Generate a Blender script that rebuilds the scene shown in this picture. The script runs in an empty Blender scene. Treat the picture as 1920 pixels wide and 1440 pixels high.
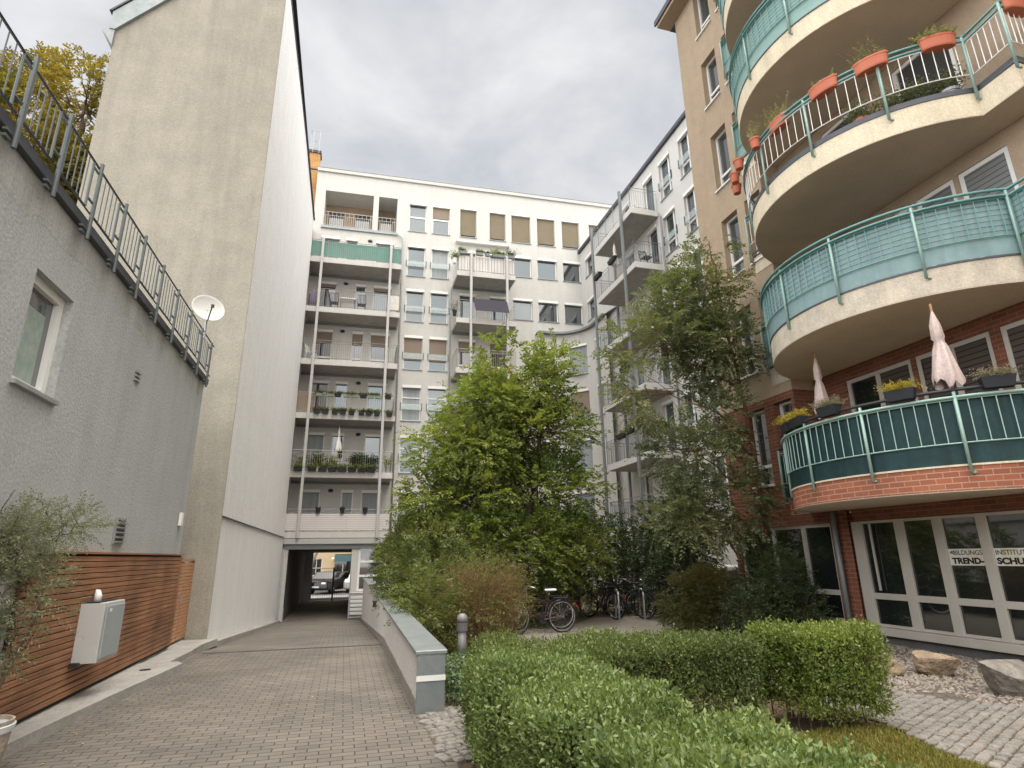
import bpy, bmesh, math, random
import numpy as np
from mathutils import Vector, Matrix
random.seed(7); rng=np.random.default_rng(7)
scene=bpy.context.scene; COL=scene.collection
R=math.radians
# ---------------------------------------------------------------- camera
H=1.65; F_PX=1097.0
up=np.array([-50,-3730,1097.0]); up/=np.linalg.norm(up)
yd=np.array([-315,327,1097.0]); yd-=up*(yd@up); yd/=np.linalg.norm(yd)
xd=np.cross(yd,up); xd=xd if xd[0]>0 else -xd
Mw=np.array([xd,yd,up])                      # world = Mw @ cam(x right, y down, z forward)
cam=bpy.data.cameras.new('camera'); camo=bpy.data.objects.new('camera',cam); COL.objects.link(camo)
cam.sensor_width=36; cam.lens=F_PX/1920*36; cam.clip_end=2000; cam.clip_start=.05
cx=Mw@np.array([1,0,0]); cy=Mw@np.array([0,-1,0]); cz=Mw@np.array([0,0,-1])
mt=Matrix.Identity(4)
for i in range(3): mt[i][0],mt[i][1],mt[i][2]=cx[i],cy[i],cz[i]
mt[2][3]=H; camo.matrix_world=mt
scene.camera=camo
# ---------------------------------------------------------------- world
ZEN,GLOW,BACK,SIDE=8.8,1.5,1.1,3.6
SUN_EL=R(54); SUN_AZ=R(172)   # direction to the sun, azimuth measured from +Y towards +X
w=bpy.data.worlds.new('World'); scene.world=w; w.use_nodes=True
nt=w.node_tree; nt.nodes.clear()
def N(t,nt=nt,**k):
    n=nt.nodes.new(t)
    for a,b in k.items(): setattr(n,a,b)
    return n
wo=N('ShaderNodeOutputWorld'); bg=N('ShaderNodeBackground'); nt.links.new(bg.outputs[0],wo.inputs[0])
sky=N('ShaderNodeTexSky'); sky.sky_type='NISHITA'; sky.sun_disc=False; sky.sun_elevation=SUN_EL; sky.sun_rotation=SUN_AZ
tc=N('ShaderNodeTexCoord'); sep=N('ShaderNodeSeparateXYZ'); nt.links.new(tc.outputs['Generated'],sep.inputs[0])
mx=N('ShaderNodeMath',operation='MAXIMUM'); mx.inputs[1].default_value=.0; nt.links.new(sep.outputs[2],mx.inputs[0])
ad=N('ShaderNodeMath',operation='ADD'); ad.inputs[1].default_value=.16; nt.links.new(mx.outputs[0],ad.inputs[0])
dv=N('ShaderNodeVectorMath',operation='DIVIDE'); cmb=N('ShaderNodeCombineXYZ')
for i in range(3): nt.links.new(ad.outputs[0],cmb.inputs[i])
nt.links.new(tc.outputs['Generated'],dv.inputs[0]); nt.links.new(cmb.outputs[0],dv.inputs[1])
n1=N('ShaderNodeTexNoise'); n1.inputs['Scale'].default_value=2.6; n1.inputs['Detail'].default_value=9; n1.inputs['Roughness'].default_value=.56; n1.inputs['Distortion'].default_value=.25
nt.links.new(dv.outputs[0],n1.inputs['Vector'])
cr=N('ShaderNodeValToRGB'); nt.links.new(n1.outputs['Fac'],cr.inputs[0])
e=cr.color_ramp.elements; e[0].position=.3; e[0].color=(3.05,3.25,3.6,1); e[1].position=.66; e[1].color=(5.1,5.1,5.15,1)
m2=cr.color_ramp.elements.new(.48); m2.color=(3.95,4.05,4.25,1)
n2=N('ShaderNodeTexNoise'); n2.inputs['Scale'].default_value=.9; n2.inputs['Detail'].default_value=3
nt.links.new(dv.outputs[0],n2.inputs['Vector'])
c2=N('ShaderNodeValToRGB'); nt.links.new(n2.outputs['Fac'],c2.inputs[0])
c2.color_ramp.elements[0].position=.34; c2.color_ramp.elements[0].color=(.72,)*3+(1,); c2.color_ramp.elements[1].position=.46; c2.color_ramp.elements[1].color=(1,1,1,1)
mix=N('ShaderNodeMix',data_type='RGBA'); nt.links.new(c2.outputs[0],mix.inputs[0]); nt.links.new(sky.outputs[0],mix.inputs[6]); nt.links.new(cr.outputs[0],mix.inputs[7])
# veiled sun glow, plus zenith, rear and side sky boosts added to fill walls
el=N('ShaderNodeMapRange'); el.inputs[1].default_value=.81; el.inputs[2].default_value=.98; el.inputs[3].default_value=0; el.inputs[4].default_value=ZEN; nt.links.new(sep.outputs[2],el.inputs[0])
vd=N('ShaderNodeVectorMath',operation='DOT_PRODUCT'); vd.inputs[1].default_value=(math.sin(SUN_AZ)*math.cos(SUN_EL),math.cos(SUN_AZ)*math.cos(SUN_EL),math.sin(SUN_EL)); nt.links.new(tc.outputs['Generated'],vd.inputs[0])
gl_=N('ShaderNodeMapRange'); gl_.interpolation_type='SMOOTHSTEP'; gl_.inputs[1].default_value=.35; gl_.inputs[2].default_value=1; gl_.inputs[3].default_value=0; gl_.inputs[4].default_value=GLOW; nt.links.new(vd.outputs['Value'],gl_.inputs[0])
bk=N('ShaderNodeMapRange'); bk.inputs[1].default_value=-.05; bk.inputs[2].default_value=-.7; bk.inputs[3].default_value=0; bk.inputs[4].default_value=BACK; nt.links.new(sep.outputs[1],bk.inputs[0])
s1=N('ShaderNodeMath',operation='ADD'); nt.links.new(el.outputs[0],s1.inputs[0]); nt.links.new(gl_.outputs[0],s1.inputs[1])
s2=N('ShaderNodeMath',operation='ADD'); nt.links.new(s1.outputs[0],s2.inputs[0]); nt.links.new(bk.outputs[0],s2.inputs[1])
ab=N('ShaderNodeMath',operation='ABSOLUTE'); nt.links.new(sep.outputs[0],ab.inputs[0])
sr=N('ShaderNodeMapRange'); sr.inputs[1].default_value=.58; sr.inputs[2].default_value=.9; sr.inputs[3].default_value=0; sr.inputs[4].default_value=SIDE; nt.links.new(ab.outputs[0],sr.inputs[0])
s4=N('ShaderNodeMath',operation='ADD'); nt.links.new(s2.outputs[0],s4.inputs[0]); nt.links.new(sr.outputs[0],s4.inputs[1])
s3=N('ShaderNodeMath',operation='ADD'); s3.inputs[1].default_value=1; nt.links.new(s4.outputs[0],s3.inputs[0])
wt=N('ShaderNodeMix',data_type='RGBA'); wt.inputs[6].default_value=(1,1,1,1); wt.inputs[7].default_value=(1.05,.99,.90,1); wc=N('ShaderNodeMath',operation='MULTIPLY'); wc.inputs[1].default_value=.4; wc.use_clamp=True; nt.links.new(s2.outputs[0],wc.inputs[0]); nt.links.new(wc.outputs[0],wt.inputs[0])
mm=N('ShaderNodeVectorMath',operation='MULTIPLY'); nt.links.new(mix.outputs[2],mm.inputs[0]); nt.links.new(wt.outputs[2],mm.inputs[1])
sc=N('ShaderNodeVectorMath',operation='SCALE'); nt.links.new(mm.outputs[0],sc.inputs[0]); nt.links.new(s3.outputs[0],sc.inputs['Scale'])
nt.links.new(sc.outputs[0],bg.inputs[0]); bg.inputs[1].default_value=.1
# ---------------------------------------------------------------- sun
sl=bpy.data.lights.new('sun','SUN'); sl.energy=.7; sl.angle=R(25); sl.color=(1,.95,.87)
so=bpy.data.objects.new('sun',sl); COL.objects.link(so)
sd=Vector((math.sin(SUN_AZ)*math.cos(SUN_EL),math.cos(SUN_AZ)*math.cos(SUN_EL),math.sin(SUN_EL)))
so.rotation_euler=sd.to_track_quat('Z','Y').to_euler(); so.location=(0,0,60)
scene.view_settings.view_transform='Standard'; scene.view_settings.look='None'; scene.view_settings.exposure=0.82; scene.view_settings.gamma=1
scene.cycles.max_bounces=8; scene.cycles.diffuse_bounces=6
# ---------------------------------------------------------------- materials
def mat(name,col,rough=.8,metal=0,spec=.3,var=.0,vscale=3.,bump=0.,bscale=40.,streak=0.,col2=None,trans=0,coat=0,ior=None,bdist=.02):
    m=bpy.data.materials.new(name); m.use_nodes=True; t=m.node_tree; b=t.nodes['Principled BSDF']
    b.inputs['Base Color'].default_value=(*col,1); b.inputs['Roughness'].default_value=rough; b.inputs['Metallic'].default_value=metal
    b.inputs['Specular IOR Level'].default_value=spec
    if ior: b.inputs['IOR'].default_value=ior
    g=t.nodes.new('ShaderNodeNewGeometry')
    if var or streak or col2:
        n=t.nodes.new('ShaderNodeTexNoise'); n.inputs['Scale'].default_value=vscale; n.inputs['Detail'].default_value=7; n.inputs['Roughness'].default_value=.62
        t.links.new(g.outputs['Position'],n.inputs['Vector'])
        r=t.nodes.new('ShaderNodeMapRange'); r.inputs[1].default_value=.3; r.inputs[2].default_value=.7
        t.links.new(n.outputs['Fac'],r.inputs[0])
        x=t.nodes.new('ShaderNodeMix'); x.data_type='RGBA'; t.links.new(r.outputs[0],x.inputs[0])
        c2=col2 if col2 else tuple(c*(1-var) for c in col)
        x.inputs[6].default_value=(*col,1); x.inputs[7].default_value=(*c2,1); out=x.outputs[2]
        if streak:
            mp=t.nodes.new('ShaderNodeMapping'); mp.inputs['Scale'].default_value=(2.6,2.6,.16); t.links.new(g.outputs['Position'],mp.inputs[0])
            n3=t.nodes.new('ShaderNodeTexNoise'); n3.inputs['Scale'].default_value=1.6; n3.inputs['Detail'].default_value=6; n3.inputs['Roughness'].default_value=.6
            t.links.new(mp.outputs[0],n3.inputs['Vector'])
            r3=t.nodes.new('ShaderNodeMapRange'); r3.inputs[1].default_value=.42; r3.inputs[2].default_value=.72; r3.inputs[3].default_value=1; r3.inputs[4].default_value=1-streak
            t.links.new(n3.outputs['Fac'],r3.inputs[0])
            v=t.nodes.new('ShaderNodeVectorMath'); v.operation='SCALE'; t.links.new(out,v.inputs[0]); t.links.new(r3.outputs[0],v.inputs['Scale']); out=v.outputs[0]
        if bump:
            ng=t.nodes.new('ShaderNodeTexNoise'); ng.inputs['Scale'].default_value=bscale*.8; ng.inputs['Detail'].default_value=3; t.links.new(g.outputs['Position'],ng.inputs['Vector'])
            rg=t.nodes.new('ShaderNodeMapRange'); rg.inputs[1].default_value=.3; rg.inputs[2].default_value=.7; rg.inputs[3].default_value=.86; rg.inputs[4].default_value=1.1; t.links.new(ng.outputs['Fac'],rg.inputs[0])
            vg=t.nodes.new('ShaderNodeVectorMath'); vg.operation='SCALE'; t.links.new(out,vg.inputs[0]); t.links.new(rg.outputs[0],vg.inputs['Scale']); out=vg.outputs[0]
        t.links.new(out,b.inputs['Base Color'])
    if bump:
        nb=t.nodes.new('ShaderNodeTexNoise'); nb.inputs['Scale'].default_value=bscale; nb.inputs['Detail'].default_value=4; t.links.new(g.outputs['Position'],nb.inputs['Vector'])
        bp=t.nodes.new('ShaderNodeBump'); bp.inputs['Strength'].default_value=bump; bp.inputs['Distance'].default_value=bdist; t.links.new(nb.outputs['Fac'],bp.inputs['Height']); t.links.new(bp.outputs[0],b.inputs['Normal'])
    return m
def brickmat(name,c1,c2,mort,bw,bh,ms,axes='YZ',off=.5,rough=.9,bump=.5,distort=0.,stain=.25,sscale=.8,bd=.01,yaw=0,squash=1):
    m=bpy.data.materials.new(name); m.use_nodes=True; t=m.node_tree; b=t.nodes['Principled BSDF']; b.inputs['Roughness'].default_value=rough; b.inputs['Specular IOR Level'].default_value=.25
    g=t.nodes.new('ShaderNodeNewGeometry'); src=g.outputs['Position']
    if yaw:
        mp=t.nodes.new('ShaderNodeMapping'); mp.inputs['Rotation'].default_value=(0,0,yaw); t.links.new(src,mp.inputs[0]); src=mp.outputs[0]
    if distort:
        nn=t.nodes.new('ShaderNodeTexNoise'); nn.inputs['Scale'].default_value=5; nn.inputs['Detail'].default_value=3; t.links.new(src,nn.inputs['Vector'])
        va=t.nodes.new('ShaderNodeVectorMath'); va.operation='MULTIPLY_ADD'; va.inputs[1].default_value=(distort,)*3; t.links.new(nn.outputs['Color'],va.inputs[0]); t.links.new(src,va.inputs[2]); src=va.outputs[0]
    s=t.nodes.new('ShaderNodeSeparateXYZ'); t.links.new(src,s.inputs[0]); c=t.nodes.new('ShaderNodeCombineXYZ')
    if axes=='XY+Z':      # curved or angled walls: run along x+y
        a=t.nodes.new('ShaderNodeMath'); a.operation='SUBTRACT'; t.links.new(s.outputs[1],a.inputs[0]); t.links.new(s.outputs[0],a.inputs[1]); t.links.new(a.outputs[0],c.inputs[0]); t.links.new(s.outputs[2],c.inputs[1])
    else:
        t.links.new(s.outputs['XYZ'.index(axes[0])],c.inputs[0]); t.links.new(s.outputs['XYZ'.index(axes[1])],c.inputs[1])
    k=t.nodes.new('ShaderNodeTexBrick'); t.links.new(c.outputs[0],k.inputs['Vector'])
    k.inputs['Scale'].default_value=1; k.inputs['Brick Width'].default_value=bw; k.inputs['Row Height'].default_value=bh; k.inputs['Mortar Size'].default_value=ms; k.inputs['Mortar Smooth'].default_value=.3
    k.inputs['Color1'].default_value=(*c1,1); k.inputs['Color2'].default_value=(*c2,1); k.inputs['Mortar'].default_value=(*mort,1); k.offset=off
    n=t.nodes.new('ShaderNodeTexNoise'); n.inputs['Scale'].default_value=sscale; n.inputs['Detail'].default_value=8; n.inputs['Roughness'].default_value=.65; t.links.new(g.outputs['Position'],n.inputs['Vector'])
    r=t.nodes.new('ShaderNodeMapRange'); r.inputs[1].default_value=.3; r.inputs[2].default_value=.7; r.inputs[3].default_value=1-stain; r.inputs[4].default_value=1+stain*.5; t.links.new(n.outputs['Fac'],r.inputs[0])
    v=t.nodes.new('ShaderNodeVectorMath'); v.operation='SCALE'; t.links.new(k.outputs['Color'],v.inputs[0]); t.links.new(r.outputs[0],v.inputs['Scale']); t.links.new(v.outputs[0],b.inputs['Base Color'])
    inv=t.nodes.new('ShaderNodeMath'); inv.operation='SUBTRACT'; inv.inputs[0].default_value=1; t.links.new(k.outputs['Fac'],inv.inputs[1])
    nb=t.nodes.new('ShaderNodeTexNoise'); nb.inputs['Scale'].default_value=30; t.links.new(g.outputs['Position'],nb.inputs['Vector'])
    a2=t.nodes.new('ShaderNodeMath'); a2.operation='MULTIPLY_ADD'; a2.inputs[1].default_value=.4; t.links.new(nb.outputs['Fac'],a2.inputs[0]); t.links.new(inv.outputs[0],a2.inputs[2])
    bp=t.nodes.new('ShaderNodeBump'); bp.inputs['Strength'].default_value=bump; bp.inputs['Distance'].default_value=bd; t.links.new(a2.outputs[0],bp.inputs['Height']); t.links.new(bp.outputs[0],b.inputs['Normal'])
    return m
def leafmat(name,a,b_,tr=.35,rough=.55):
    m=bpy.data.materials.new(name); m.use_nodes=True; t=m.node_tree; b=t.nodes['Principled BSDF']; b.inputs['Roughness'].default_value=rough; b.inputs['Specular IOR Level'].default_value=.35
    at=t.nodes.new('ShaderNodeAttribute'); at.attribute_name='tone'
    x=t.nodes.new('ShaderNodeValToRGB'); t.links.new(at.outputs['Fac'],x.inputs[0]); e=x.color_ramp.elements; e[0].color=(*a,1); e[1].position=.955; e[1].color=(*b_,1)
    q=x.color_ramp.elements.new(.985); q.color=(b_[0]*1.35,b_[1]*.85,b_[2]*.8,1)   # the odd yellowed leaf
    t.links.new(x.outputs[0],b.inputs['Base Color'])
    tl=t.nodes.new('ShaderNodeBsdfTranslucent'); sc=t.nodes.new('ShaderNodeVectorMath'); sc.operation='MULTIPLY'; sc.inputs[1].default_value=(1.5,1.6,.7); t.links.new(x.outputs[0],sc.inputs[0]); t.links.new(sc.outputs[0],tl.inputs[0])
    ms=t.nodes.new('ShaderNodeMixShader'); ms.inputs[0].default_value=tr; o=t.nodes['Material Output']
    t.links.new(b.outputs[0],ms.inputs[1]); t.links.new(tl.outputs[0],ms.inputs[2]); t.links.new(ms.outputs[0],o.inputs[0])
    return m
M={}
M['white']=mat('white_render',(.56,.545,.51),.9,var=.06,vscale=1.2,bump=.15,bscale=40,streak=.07)
M['whitewall']=mat('white_wall_render',(.78,.765,.745),.92,var=.07,vscale=1.5,bump=.3,bscale=30,streak=.07,bdist=.01)
M['beige']=mat('stained_beige_render',(.345,.32,.265),.95,col2=(.285,.265,.222),vscale=1.6,bump=.6,bscale=40,streak=.14)
M['tan']=mat('tan_render',(.405,.31,.215),.92,col2=(.345,.265,.188),vscale=2.5,bump=.35,bscale=45,streak=.08)
M['cream']=mat('cream_slab_render',(.70,.61,.45),.9,col2=(.62,.54,.40),vscale=2.5,bump=.4,bscale=40,streak=.15)
M['cream_stained']=mat('stained_slab_render',(.62,.54,.42),.9,col2=(.44,.39,.32),vscale=3.5,bump=.4,bscale=40,streak=.18)
M['soffit']=mat('soffit_paint',(.66,.56,.43),.9,col2=(.57,.485,.37),vscale=1.5,bump=.2,bscale=60)
M['greywall']=mat('grey_render',(.41,.42,.405),.95,col2=(.36,.37,.365),vscale=1.4,bump=.5,bscale=34,streak=.08,bdist=.012)
M['greypatch']=mat('weathered_grey_render',(.425,.425,.395),.95,col2=(.38,.38,.36),vscale=3,bump=.5,bscale=34,streak=.22,bdist=.012)
M['brick']=brickmat('red_brick',(.235,.085,.048),(.165,.06,.036),(.24,.155,.11),.26,.083,.008)
M['brickband']=brickmat('orange_brick_band',(.37,.13,.072),(.27,.095,.055),(.42,.27,.19),.27,.083,.009,axes='XY+Z')
M['brickside']=brickmat('red_brick_return',(.235,.085,.048),(.165,.06,.036),(.22,.15,.11),.26,.083,.008,axes='XZ')
M['brickyellow']=brickmat('yellow_brick',(.58,.31,.11),(.48,.25,.09),(.26,.17,.10),.26,.083,.012,axes='XZ')
M['pavers']=brickmat('concrete_pavers',(.175,.152,.128),(.135,.12,.104),(.055,.05,.042),.205,.105,.006,axes='XY',rough=.95,bump=.6,stain=.28,sscale=.7,distort=.012)
M['cobble']=brickmat('granite_setts',(.36,.33,.29),(.27,.25,.225),(.07,.06,.045),.125,.10,.012,axes='XY',rough=.85,bump=1,bd=.02,stain=.3,distort=.2,yaw=.35)
M['zinc']=mat('zinc_sheet',(.29,.305,.30),.5,.55,.5,col2=(.20,.235,.24),vscale=5)
M['galv']=mat('galvanised_steel',(.40,.42,.42),.5,.5,.5,var=.2,vscale=8)
M['post']=mat('painted_steel_post',(.44,.43,.41),.55,.2,.4,var=.1,vscale=3)
M['postdark']=mat('weathered_steel_post',(.22,.235,.235),.55,.3,.4,var=.15,vscale=3)
M['darkmetal']=mat('dark_metal',(.045,.045,.05),.45,.5,.4)
M['railblack']=mat('dark_rail_paint',(.07,.07,.075),.5,.3,.4)
M['railgrey']=mat('grey_rail_paint',(.30,.29,.28),.5,.3,.4)
M['coping']=mat('dark_coping',(.085,.088,.10),.5,.4,.4,var=.2,vscale=5)
M['teal']=mat('teal_rail_paint',(.115,.265,.25),.4,.1,.5,var=.15,vscale=6)
M['teallight']=mat('pale_teal_rail_paint',(.31,.46,.40),.4,.1,.5,var=.15,vscale=6)
M['tealpost']=mat('teal_post_paint',(.25,.38,.335),.45,.1,.5,var=.15,vscale=6)
M['screenblue']=mat('pale_blue_screen',(.23,.335,.335),.7,col2=(.175,.265,.262),vscale=4,streak=.18)
M['screengreen']=mat('green_grey_screen',(.20,.33,.30),.7,col2=(.25,.38,.34),vscale=4)
M['screendark']=mat('dark_green_screen',(.010,.032,.031),.6,col2=(.018,.052,.058),vscale=5,streak=.45)
M['greenscreen']=mat('green_fabric_screen',(.12,.245,.20),.7,col2=(.15,.29,.245),vscale=2)
M['frame']=mat('white_window_frame',(.74,.73,.70),.4,spec=.5)
M['frameold']=mat('greyed_window_frame',(.50,.46,.40),.5,spec=.5,col2=(.43,.40,.35),vscale=2)
M['glass']=mat('window_glass',(.035,.045,.05),.03,0,.9,ior=1.9)
M['glasssky']=mat('coated_window_glass',(.11,.135,.145),.04,.55,.9,ior=2.0)
M['glassdark']=mat('dark_shop_glass',(.012,.015,.015),.03,0,.8,ior=1.75)
M['blind']=mat('olive_brown_blind',(.20,.165,.11),.8,var=.12,vscale=2)
M['blindbrown']=mat('brown_blind',(.24,.19,.15),.8)
M['shutter']=brickmat('roller_shutter_slats',(.20,.205,.195),(.19,.195,.185),(.06,.06,.06),8,.1,.008,bump=.8,stain=.1)
M['shutterbrown']=brickmat('brown_roller_shutter',(.085,.07,.06),(.08,.065,.055),(.025,.02,.02),8,.1,.01,bump=.8,stain=.1)
M['curtain']=mat('pale_curtain',(.30,.33,.34),.5,spec=.6,streak=.3,var=.1)
M['grab']=mat('balustrade_glass',(.52,.60,.58),.08,.1,.9)
_t=M['grab'].node_tree; _x=_t.nodes.new('ShaderNodeMixShader'); _y=_t.nodes.new('ShaderNodeBsdfTransparent'); _x.inputs[0].default_value=.35
_t.links.new(_y.outputs[0],_x.inputs[1]); _t.links.new(_t.nodes['Principled BSDF'].outputs[0],_x.inputs[2]); _t.links.new(_x.outputs[0],_t.nodes['Material Output'].inputs[0])
M['concrete']=mat('concrete',(.36,.34,.31),.95,col2=(.27,.255,.23),vscale=3,bump=.5,bscale=30)
M['plinth']=mat('grey_plinth',(.13,.125,.12),.9,var=.2,vscale=2,bump=.3)
M['asphalt']=mat('asphalt',(.16,.155,.15),.9,var=.2,vscale=3,bump=.3)
M['soil']=mat('soil',(.10,.07,.045),1,col2=(.16,.115,.07),vscale=9,bump=1,bscale=25,bdist=.05)
M['gravelbase']=mat('gravel_bed',(.19,.16,.13),1,col2=(.08,.07,.06),vscale=30,bump=1,bscale=60,bdist=.03)
M['path']=mat('earth_path',(.26,.23,.19),1,col2=(.18,.16,.13),vscale=14,bump=1,bscale=40,bdist=.03)
M['pebble']=mat('pebbles',(.36,.30,.24),.8,col2=(.13,.11,.095),vscale=14)
M['rock']=mat('sandstone',(.36,.27,.18),.95,col2=(.24,.18,.125),vscale=5,bump=1,bscale=14,bdist=.06)
M['rockgrey']=mat('grey_rock',(.30,.27,.23),.95,col2=(.18,.165,.14),vscale=6,bump=1,bscale=12,bdist=.06)
M['bark']=mat('bark',(.13,.09,.06),.95,var=.4,vscale=12,bump=1,bscale=25)
M['barkred']=mat('reddish_bark',(.15,.075,.04),.9,var=.35,vscale=12,bump=.8,bscale=25)
M['twig']=mat('brown_twig',(.26,.145,.075),.9,var=.3,vscale=12)
M['terracotta']=mat('terracotta_plastic',(.50,.155,.085),.65,col2=(.43,.13,.075),vscale=6)
M['potdark']=mat('anthracite_plastic',(.022,.024,.028),.6)
M['potgreen']=mat('sage_plastic',(.22,.27,.20),.6)
M['fabric']=mat('pale_pink_canvas',(.62,.50,.46),.9,col2=(.55,.44,.40),vscale=7,bump=.3,bscale=30)
M['cloth']=mat('white_canvas',(.78,.76,.72),.9,var=.08)
M['plastic']=mat('white_plastic',(.72,.72,.70),.4)
M['cabinet']=mat('grey_polyester_cabinet',(.47,.47,.455),.6,var=.08,vscale=4)
M['cabinetdoor']=mat('blue_grey_cabinet_door',(.33,.36,.36),.55,var=.1,vscale=4)
M['barrel']=mat('weathered_oak',(.40,.345,.28),.85,col2=(.28,.235,.19),vscale=6,streak=.3,bump=.4)
M['yellowwall']=mat('yellow_render',(.66,.51,.32),.9,var=.06)
M['bluesign']=mat('blue_panel',(.10,.17,.19),.6)
M['black']=mat('black_rubber',(.015,.015,.015),.7)
M['chrome']=mat('bright_metal',(.6,.6,.6),.25,.9)
M['carblack']=mat('black_car_paint',(.012,.013,.015),.15,.2,.8)
M['carwhite']=mat('white_car_paint',(.72,.72,.70),.3,0,.6)
M['poster']=mat('white_poster',(.70,.69,.64),.7)
M['posteryellow']=mat('faded_yellow_print',(.66,.58,.30),.7)
M['ink']=mat('black_ink',(.015,.015,.015),.8)
M['greyink']=mat('grey_ink',(.09,.09,.09),.8)
M['lattice']=mat('willow_lattice',(.50,.30,.17),.9)
M['banner']=mat('dark_mauve_fabric',(.045,.040,.052),.85)
M['stripe']=brickmat('striped_screen_fabric',(.62,.58,.56),(.60,.56,.54),(.36,.32,.31),40,.085,.012,axes='XZ',bump=.1,stain=.08)
M['pickets']=brickmat('white_strip_screen',(.70,.67,.63),(.68,.65,.61),(.30,.27,.25),.17,20,.014,axes='XZ',bump=.2,stain=.08,off=0)
M['lavender']=mat('mauve_cloth',(.20,.16,.23),.9)
M['vent']=mat('vent_grey_metal',(.30,.31,.31),.5,.3)
M['lamp']=mat('opal_lamp',(.8,.78,.7),.4)
M['red']=mat('red_reflector',(.5,.04,.02),.3)
def woodmat():
    m=bpy.data.materials.new('larch_slats'); m.use_nodes=True; t=m.node_tree; b=t.nodes['Principled BSDF']; b.inputs['Roughness'].default_value=.7
    g=t.nodes.new('ShaderNodeNewGeometry'); mp=t.nodes.new('ShaderNodeMapping'); mp.inputs['Scale'].default_value=(1,.6,24); t.links.new(g.outputs['Position'],mp.inputs[0])
    n=t.nodes.new('ShaderNodeTexNoise'); n.inputs['Scale'].default_value=2.2; n.inputs['Detail'].default_value=7; t.links.new(mp.outputs[0],n.inputs['Vector'])
    r=t.nodes.new('ShaderNodeValToRGB'); t.links.new(n.outputs['Fac'],r.inputs[0]); e=r.color_ramp.elements; e[0].position=.3; e[0].color=(.20,.085,.038,1); e[1].position=.7; e[1].color=(.43,.205,.10,1)
    n2=t.nodes.new('ShaderNodeTexNoise'); n2.inputs['Scale'].default_value=1.3; n2.inputs['Detail'].default_value=5; t.links.new(g.outputs['Position'],n2.inputs['Vector'])
    r2=t.nodes.new('ShaderNodeMapRange'); r2.inputs[1].default_value=.35; r2.inputs[2].default_value=.7; r2.inputs[3].default_value=.55; r2.inputs[4].default_value=1.15; t.links.new(n2.outputs['Fac'],r2.inputs[0])
    v=t.nodes.new('ShaderNodeVectorMath'); v.operation='SCALE'; t.links.new(r.outputs[0],v.inputs[0]); t.links.new(r2.outputs[0],v.inputs['Scale']); t.links.new(v.outputs[0],b.inputs['Base Color'])
    return m
M['wood']=woodmat()
M['woodpale']=mat('pale_larch',(.52,.29,.16),.8,col2=(.40,.20,.10),vscale=10)
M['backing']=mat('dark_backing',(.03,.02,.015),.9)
M['bikeframe']=mat('dark_maroon_paint',(.045,.018,.016),.35,.2,.5)
M['railpost']=mat('dull_rail_steel',(.105,.12,.12),.55,.2,.4,var=.2,vscale=6)
M['sett']=mat('granite',(.27,.245,.215),.85,col2=(.145,.135,.12),vscale=7,bump=.6,bscale=60,bdist=.008)
M['hoopsteel']=mat('light_galvanised',(.55,.56,.55),.45,.4,.5)
L={}
L['hornbeam']=leafmat('hornbeam_leaf',(.06,.09,.022),(.25,.285,.07),.38)
L['dull']=leafmat('dull_green_leaf',(.075,.095,.045),(.19,.205,.10),.32)
L['dark']=leafmat('dark_green_leaf',(.016,.03,.013),(.085,.115,.045),.25)
L['shrub']=leafmat('shrub_leaf',(.06,.085,.024),(.18,.20,.06),.3)
L['hedge']=leafmat('privet_leaf',(.06,.095,.03),(.25,.31,.115),.3,.45)
L['hedge2']=leafmat('box_leaf',(.045,.07,.02),(.20,.24,.08),.3,.5)
L['clump']=leafmat('yellow_green_leaf',(.06,.09,.022),(.28,.33,.085),.35,.45)
L['olive']=leafmat('olive_leaf',(.10,.12,.075),(.27,.28,.18),.22)
L['chestnut']=leafmat('autumn_leaf',(.05,.055,.015),(.32,.23,.05),.35)
L['brown']=leafmat('rusty_leaf',(.15,.085,.035),(.16,.19,.06),.3)
L['rust']=leafmat('red_green_leaf',(.04,.06,.02),(.16,.13,.04),.25)
L['ivy']=leafmat('ivy_leaf',(.035,.07,.025),(.17,.23,.10),.2,.35)
L['grass']=leafmat('grass_blade',(.13,.14,.03),(.30,.27,.07),.3)
L['flower']=leafmat('orange_yellow_flower',(.12,.16,.03),(.62,.42,.06),.25)
L['dry']=leafmat('dry_herb_leaf',(.17,.18,.055),(.38,.37,.16),.25)
L['pinkfl']=leafmat('pink_grey_heather',(.14,.14,.07),(.34,.27,.22),.2)
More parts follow.
